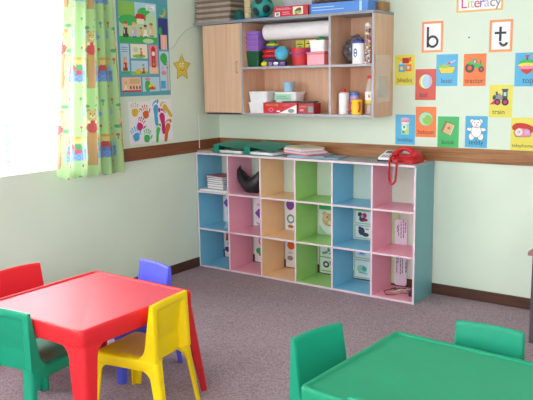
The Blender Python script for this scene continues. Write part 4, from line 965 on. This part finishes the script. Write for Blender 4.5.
pan('g', .79, .985, .05, .48, P['paleblue'], lambda s, u, v: (s.rect(u(.72), u(.88), v(0), v(.75), P['tan']), s.ell(u(.45), v(.83), .04, .04, P['green']), s.ell(u(.6), v(.72), .03, .025, P['green']), s.ell(u(.4), v(.45), .03, .018, P['pink']), s.ell(u(.3), v(.58), .012, .018, P['lilac']), kid(s, u(.8), v(.58), .05, 'pink', 'pink'), s.rect(u(.05), u(.55), v(.05), v(.25), P['blue'])))
pan('h', .04, .40, .045, .20, P['peach'], lambda s, u, v: (s.rect(u(0), u(1), v(0), v(.12), P['red']), kid(s, u(.2), v(.1), .07, 'cream', 'tan'), [s.ell(u(.45+.16*k), v(.3), .008, .015, P['dark']) for k in range(4)], s.rect(u(.4), u(.95), v(.55), v(.9), P['tan'])))
pan('i', .43, .77, .045, .20, P['paleblue'], lambda s, u, v: (s.ell(u(.3), v(.4), .03, .05, P['green']), s.rect(u(.35), u(.75), v(.12), v(.3), P['brown']), s.poly([(u(.3), v(.3)), (u(.85), v(.3)), (u(.5), v(.6))], P['yellow']), s.ell(u(.55), v(.25), .01, .014, P['red']), s.ell(u(.3), v(.85), .03, .012, P['pink'])))
def hand(s, x, y, c, k, rot):
    m_ = P[c]; ca_, sa_ = math.cos(rot), math.sin(rot)
    f = lambda a, b: (x+k*(a*ca_-b*sa_), y+k*(a*sa_+b*ca_))
    px = [(-.028, -.035), (.025, -.036), (.036, -.005), (.03, .02), (-.03, .022), (-.036, -.005)]
    s.poly([f(*q) for q in px], m_); s.ell(*f(0, -.008), .032*k, .034*k, m_, rot=rot)
    for a, b, c2, d in ((-.03, .034, -.036, .058), (-.011, .038, -.014, .072), (.009, .038, .013, .07), (.027, .032, .036, .056)):
        s.line([f(a, b), f((a+c2)/2, (b+d)/2-.003)], .011*k, m_); s.line([f((a+c2)/2, (b+d)/2+.002), f(c2, d)], .011*k, m_); s.ell(*f(c2, d), .0065*k, .0065*k, m_)
    s.line([f(.040, -.008), f(.058, .018)], .012*k, m_); s.ell(*f(.058, .018), .0065*k, .0065*k, m_)
def foot(s, x, y, c, k, rot, mir=1):
    m_ = P[c]; ca_, sa_ = math.cos(rot), math.sin(rot)
    f = lambda a, b: (x+k*(mir*a*ca_-b*sa_), y+k*(mir*a*sa_+b*ca_))
    s.poly([f(*q) for q in [(-.016, -.085), (.012, -.088), (.018, -.06), (.014, -.02), (.026, .02), (.030, .048), (.012, .066), (-.016, .06), (-.028, .035), (-.022, -.01), (-.022, -.06)]], m_); s.ell(*f(-.002, -.078), .018*k, .018*k, m_)
    for a, b, r_ in ((.024, .086, .014), (.004, .089, .009), (-.011, .083, .008), (-.023, .074, .007), (-.033, .062, .006)): s.ell(*f(a, b), r_*k*.8, r_*k*1.25, m_)
h1 = sheet_card('handprint_poster', WL, -1.083, -.852, 1.12, 1.448, card_w, .002); tag(h1, 'white poster of five colourful handprints on the left wall', 'poster')
s = Sheet(WL, .0024); hand(s, -1.018, 1.372, 'gold', 0.93, .05); hand(s, -.905, 1.352, 'rust', 0.93, .35); hand(s, -.972, 1.262, 'magenta', 0.93, -.45); hand(s, -1.02, 1.185, 'blue', 0.98, .4); hand(s, -.905, 1.165, 'green', 0.91, -.1); s.build('handprints', h1)
h2 = sheet_card('footprint_poster', WL, -.846, -.606, 1.13, 1.458, card_w, .002); tag(h2, 'white poster of five colourful footprints on the left wall', 'poster')
s = Sheet(WL, .0024); foot(s, -.79, 1.352, 'blue', 1.03, .05); foot(s, -.668, 1.372, 'gold', 0.86, .75, -1); foot(s, -.72, 1.282, 'magenta', 1.08, .08, -1); foot(s, -.78, 1.19, 'green', 0.78, -.15); foot(s, -.672, 1.205, 'rust', 0.97, -.25); s.build('footprints', h2)
st = empty('star_decoration', (.0, -.468, 1.60)); tag(st, 'yellow paper star with a smiling face on the left wall', 'decoration')
bm = bmesh.new(); pts = []
for k in range(10):
    r_ = .112 if k % 2 == 0 else .058; a = R(90+36*k); pts.append((-.468+r_*.95*math.cos(a), 1.706+r_*math.sin(a)))
loft(bm, [[(.0004, u, v) for u, v in pts], [(.003, u, v) for u, v in pts]]); obj('star', bm, mat('star_yellow', '#dcc850', rough=.5, var=.04), st, smooth=0)
s = Sheet(WL, .0036); s.line(pts+[pts[0]], .004, P['brown']); s.ell(-.486, 1.728, .009, .016, P['white']); s.ell(-.456, 1.73, .009, .016, P['white']); s.ell(-.484, 1.726, .004, .008, P['black']); s.ell(-.455, 1.728, .004, .008, P['black']); s.line([(-.50, 1.695), (-.475, 1.682), (-.45, 1.686), (-.435, 1.70)], .006, P['rust']); s.ell(-.468, 1.808, .018, .012, P['palegreen']); s.build('face', st)
bm = bmesh.new(); tube(bm, [(.004, -.60, 1.85), (.004, -.545, 1.88), (.004, -.50, 1.935), (.004, -.40, 2.01), (.004, -.28, 2.05), (.02, -.12, 2.10), (.02, -.02, 2.12)], .0022, 5)
simple('wall_string', bm, pl('string_grey', '#b9bcb0', .7), 'thin pale string looping along the left wall to the cupboard', 'string')
bm = bmesh.new(); tube(bm, [(.021, -.30, 1.315), (.0205, -.302, 1.2), (.0205, -.303, 1.1), (.021, -.304, 1.03)], .003, 6)
simple('thin_pipe', bm, white_m, 'thin white cord running down the left wall to the shelf unit', 'cord')

# ------------------------------------------------------------------ curtain
def curtain_pattern(a, z):
    """fabric colour at (a across, z up) in metres: toy bears, trunks, little chairs on light green"""
    col = '#a2c684' if (math.sin(a*37+1)+math.sin(z*19+a*9)) > .9 else '#aed094'
    PX, PZ = .40, .54
    u = (a-.44+PX/2) % PX-PX/2; w = (z-1.02) % PZ            # trunk foot at w=0
    def el(cx, cz, rx, rz): return ((u-cx)/rx)**2+((w-cz)/rz)**2 < 1
    if abs(u-.004*math.sin(w*30)) < .030 and w < .235: col = '#c59466' if abs(u) < .023 else '#ad7c50'
    # bear
    if el(-.024, .385, .014, .014) or el(.024, .385, .014, .014): col = '#b98f5c'
    if el(0, .352, .034, .036): col = '#d3ae78'
    if el(0, .343, .014, .011): col = '#e8d3a8'
    if el(-.011, .362, .004, .005) or el(.011, .362, .004, .005) or el(0, .348, .005, .004): col = '#3a2a22'
    if el(0, .272, .036, .044): col = '#c8394a'
    if el(-.036, .30, .012, .022) or el(.036, .30, .012, .022): col = '#d3ae78'
    if abs(u) < .03 and .296 < w < .316: col = '#f0e8da' if abs(u) > .012 else '#c8394a'
    if el(-.05, .262, .018, .014) or el(.052, .255, .018, .014) or el(-.035, .415, .02, .012) or el(.04, .42, .022, .012): col = '#4c9a68'
    # bird and hat
    if el(-.115, .36, .042, .020) or el(-.10, .385, .022, .03): col = '#86abd8'
    if el(.125, .355, .036, .020) or el(.12, .378, .018, .028): col = '#7a9fd2'
    # chairs with figures
    for fx, hc, bc, lc in ((-.098, '#e0c884', '#9fc0e8', '#5a84c4'), (.088, '#a8664a', '#4f78bc', '#c8404a'), (-.185, '#d8c070', '#4c9a68', '#c8404a'), (.172, '#dcc078', '#c8404a', '#5a84c4')):
        if abs(u-fx) < .034 and .045 < w < .125: col = '#6189c8' if (int((u-fx)*70+50)+int(w*70)) % 2 else '#7d9fd6'
        if el(fx, .135, .028, .03): col = bc
        if el(fx, .108, .024, .016): col = lc
        if el(fx, .185, .022, .024): col = hc
        if el(fx, .204, .024, .010): col = '#c9a04c'
    for fx, fz, fc in ((.15, .27, '#d04a58'), (-.165, .275, '#d04a58'), (.07, .47, '#c84858'), (-.075, .455, '#d05868'), (.165, .45, '#4c8fb0'), (-.17, .47, '#4c9a68'), (-.05, .20, '#d04a58'), (-.13, .25, '#4c8fb0'), (.12, .01, '#c84858'), (-.15, .01, '#c84858')):
        if el(fx, fz, .010, .011): col = fc
        if abs(u-fx) < .003 and fz-.034 < w < fz-.01: col = '#5a9a52'
    return lin(col)
def curtain():
    NU, NZ = 230, 420
    z0, z1 = .955, 2.36
    bm = bmesh.new(); col = bm.verts.layers.float_color.new('pattern'); G_ = []
    for j in range(NZ+1):
        v = j/NZ; row = []
        for i in range(NU+1):
            s_ = i/NU
            ya = -1.84+.19*v**1.2; yb = -1.252-.035*v
            y = ya+(yb-ya)*s_
            dpt = .024*math.sin(s_*2*PI*4.5+4.0+.5*math.sin(v*2.1))+.008*math.sin(s_*2*PI*9.1+1.7+v)
            x = .085+dpt*(.75+.35*(1-v))
            z = z0+(z1-z0)*v + .006*math.sin(s_*2*PI*6.5)*(1-v) - .02*s_*(1-v)
            w = bm.verts.new((x, y, z)); w[col] = curtain_pattern(s_*.80+.02, z)+(1,); row.append(w)
        G_.append(row)
    for j in range(NZ):
        for i in range(NU): bm.faces.new((G_[j][i], G_[j][i+1], G_[j+1][i+1], G_[j+1][i]))
    m = bpy.data.materials.new('curtain_fabric'); m.use_nodes = True; nt = m.node_tree; n = nt.nodes; l = nt.links
    b = n['Principled BSDF']; b.inputs['Roughness'].default_value = .85; b.inputs['Specular IOR Level'].default_value = .15
    at = n.new('ShaderNodeAttribute'); at.attribute_name = 'pattern'; l.new(at.outputs['Color'], b.inputs['Base Color'])
    tr = n.new('ShaderNodeBsdfTranslucent'); lt = n.new('ShaderNodeMix'); lt.data_type = 'RGBA'; lt.inputs[0].default_value = .2; lt.inputs[7].default_value = (1, 1, 1, 1); l.new(at.outputs['Color'], lt.inputs[6]); l.new(lt.outputs[2], tr.inputs['Color'])
    mx = n.new('ShaderNodeMixShader'); mx.inputs['Fac'].default_value = .38
    l.new(b.outputs[0], mx.inputs[1]); l.new(tr.outputs[0], mx.inputs[2]); l.new(mx.outputs[0], n['Material Output'].inputs[0])
    return obj('curtain', bm, m, smooth=0), m
cu, cm_ = curtain()
for p in cu.data.polygons: p.use_smooth = True
tag(cu, 'light green curtain printed with toy bears at the edge of the window', 'curtain')
cr = empty('curtain_rail', (.085, -2.6, 2.35)); tag(cr, 'white curtain rail above the window', 'rail')
bm = bmesh.new(); tube(bm, [(.085, -3.95, 2.375), (.085, -1.2, 2.375)], .011, 10); obj('rod', bm, white_m, cr)
for y in (-3.9, -2.6, -1.24):
    bm = bmesh.new(); box(bm, .0003, .08, y-.01, y+.01, 2.368, 2.382); obj('bracket', bm, white_m, cr, smooth=0)
# net curtain in the window
def net():
    bm = bmesh.new(); G_ = []; NU = 220
    for v in (0, 1):
        G_.append([bm.verts.new((-.035+.008*math.sin(i*.9), -3.88+(3.88-1.53)*i/NU, 1.02+v*1.22)) for i in range(NU+1)])
    for i in range(NU): bm.faces.new((G_[0][i], G_[0][i+1], G_[1][i+1], G_[1][i]))
    m = bpy.data.materials.new('net_fabric'); m.use_nodes = True; nt = m.node_tree; n = nt.nodes; l = nt.links
    for x in list(n): n.remove(x)
    o = n.new('ShaderNodeOutputMaterial'); d = n.new('ShaderNodeBsdfTranslucent'); d.inputs['Color'].default_value = (.9, .9, .92, 1)
    t_ = n.new('ShaderNodeBsdfTransparent'); mx = n.new('ShaderNodeMixShader'); mx.inputs['Fac'].default_value = .10
    l.new(t_.outputs[0], mx.inputs[1]); l.new(d.outputs[0], mx.inputs[2]); l.new(mx.outputs[0], o.inputs[0])
    return obj('net_curtain', bm, m, smooth=60)
tag(net(), 'white see-through net curtain hanging in the bright window', 'curtain')

# ------------------------------------------------------------------ edge of a desk at the far right
dk = empty('side_desk', (3.2, -.52, 0)); tag(dk, 'dark grey desk with a wooden top cut off by the right picture edge', 'desk')
dg_ = pl('desk_grey', '#55505a', .5)
bm = bmesh.new(); box(bm, 2.882, 3.50, -.675, -.36, .548, .572); obj('desktop', bm, wood('desk_wood', '#8a5d54', '#a8767a', rough=.4), dk, bevel=.004, smooth=0)
for x in (2.902, 3.45):
    for y in (-.645, -.40):
        bm = bmesh.new(); box(bm, x, x+.035, y, y+.035, 0, .5478); obj('leg', bm, dg_, dk, bevel=.003, smooth=0)

# ------------------------------------------------------------------ outside
bm = bmesh.new(); box(bm, -14, -TH, -12, 6, -.6, -.5); struct(obj('ground', bm, mat('pale_paving', '#c9c6bd', rough=.9), smooth=0))
fc = [('#12303e', 'pale blue'), ('#2c1a30', 'mauve'), ('#3a2029', 'pink')]
for k, (y, x, w, c) in enumerate(((-1.02, -2.2, .05, 0), (-.66, -2.2, .05, 0), (-.86, -2.25, .035, 1), (.15, -2.3, .09, 2), (.34, -2.3, .05, 1), (.52, -2.3, .07, 2))):
    bm = bmesh.new(); box(bm, x-w/2, x+w/2, y-w/2, y+w/2, -.5, 1.22 if k != 2 else 1.15)
    simple('garden_post', bm, mat('post_%d' % c, fc[c][0], rough=.6), [f'pale blue post outside the window, leftmost', 'second pale blue post outside the window', 'mauve post between the blue posts outside', 'broad pink post outside, left of the group near the curtain', 'slim mauve post outside, between two pink posts', 'pink post outside, nearest the curtain'][k], 'post', 'posts outside the window', smooth=0)

# ------------------------------------------------------------------ light: sky through the seen window and the added fill windows
w = bpy.data.worlds.new('sky'); bpy.context.scene.world = w; w.use_nodes = True
bgn = w.node_tree.nodes['Background']; bgn.inputs['Color'].default_value = (.93, .97, 1, 1); bgn.inputs['Strength'].default_value = 12.0
def portal(loc, rot, sx_, sy_):
    L_ = bpy.data.lights.new('window_portal', 'AREA'); L_.shape = 'RECTANGLE'; L_.size = sx_; L_.size_y = sy_; L_.cycles.is_portal = True
    o = bpy.data.objects.new('window_portal', L_); C.objects.link(o); o.location = loc; o.rotation_euler = rot
h = WIN['left']; portal((-TH-.01, (h[0]+h[1])/2, (h[2]+h[3])/2), (0, R(-90), 0), h[3]-h[2], h[1]-h[0])
h = WIN['left_fill']; portal((-TH-.01, (h[0]+h[1])/2, (h[2]+h[3])/2), (0, R(-90), 0), h[3]-h[2], h[1]-h[0])
h = WIN['right']; portal((RX+TH+.01, (h[0]+h[1])/2, (h[2]+h[3])/2), (0, R(90), 0), h[3]-h[2], h[1]-h[0])
h = WIN['front']; portal(((h[0]+h[1])/2, RY-TH-.01, (h[2]+h[3])/2), (R(90), 0, 0), h[1]-h[0], h[3]-h[2])

# ------------------------------------------------------------------ camera
cam = bpy.data.cameras.new('camera'); co = bpy.data.objects.new('camera', cam); C.objects.link(co)
yaw, pitch, roll = -.6246, .1696, -.0169
fw = Vector((math.sin(yaw)*math.cos(pitch), math.cos(yaw)*math.cos(pitch), -math.sin(pitch)))
rt = fw.cross(Vector((0, 0, 1))).normalized(); up = rt.cross(fw)
r2 = rt*math.cos(roll)+up*math.sin(roll); u2 = -rt*math.sin(roll)+up*math.cos(roll)
M = Matrix((r2, u2, -fw)).transposed().to_4x4(); M.translation = Vector((4.0277, -4.8967, 1.6098)); co.matrix_world = M
cam.sensor_width = 36; cam.lens = 712/533*36; cam.clip_start = .05
sc = bpy.context.scene; sc.camera = co
sc.view_settings.view_transform = 'Standard'; sc.view_settings.look = 'None'; sc.view_settings.gamma = 1; sc.view_settings.use_curve_mapping = False
sc.view_settings.exposure = -.05
sc.cycles.max_bounces = 10; sc.cycles.diffuse_bounces = 6; sc.cycles.transparent_max_bounces = 12
sc.cycles.use_denoising = True
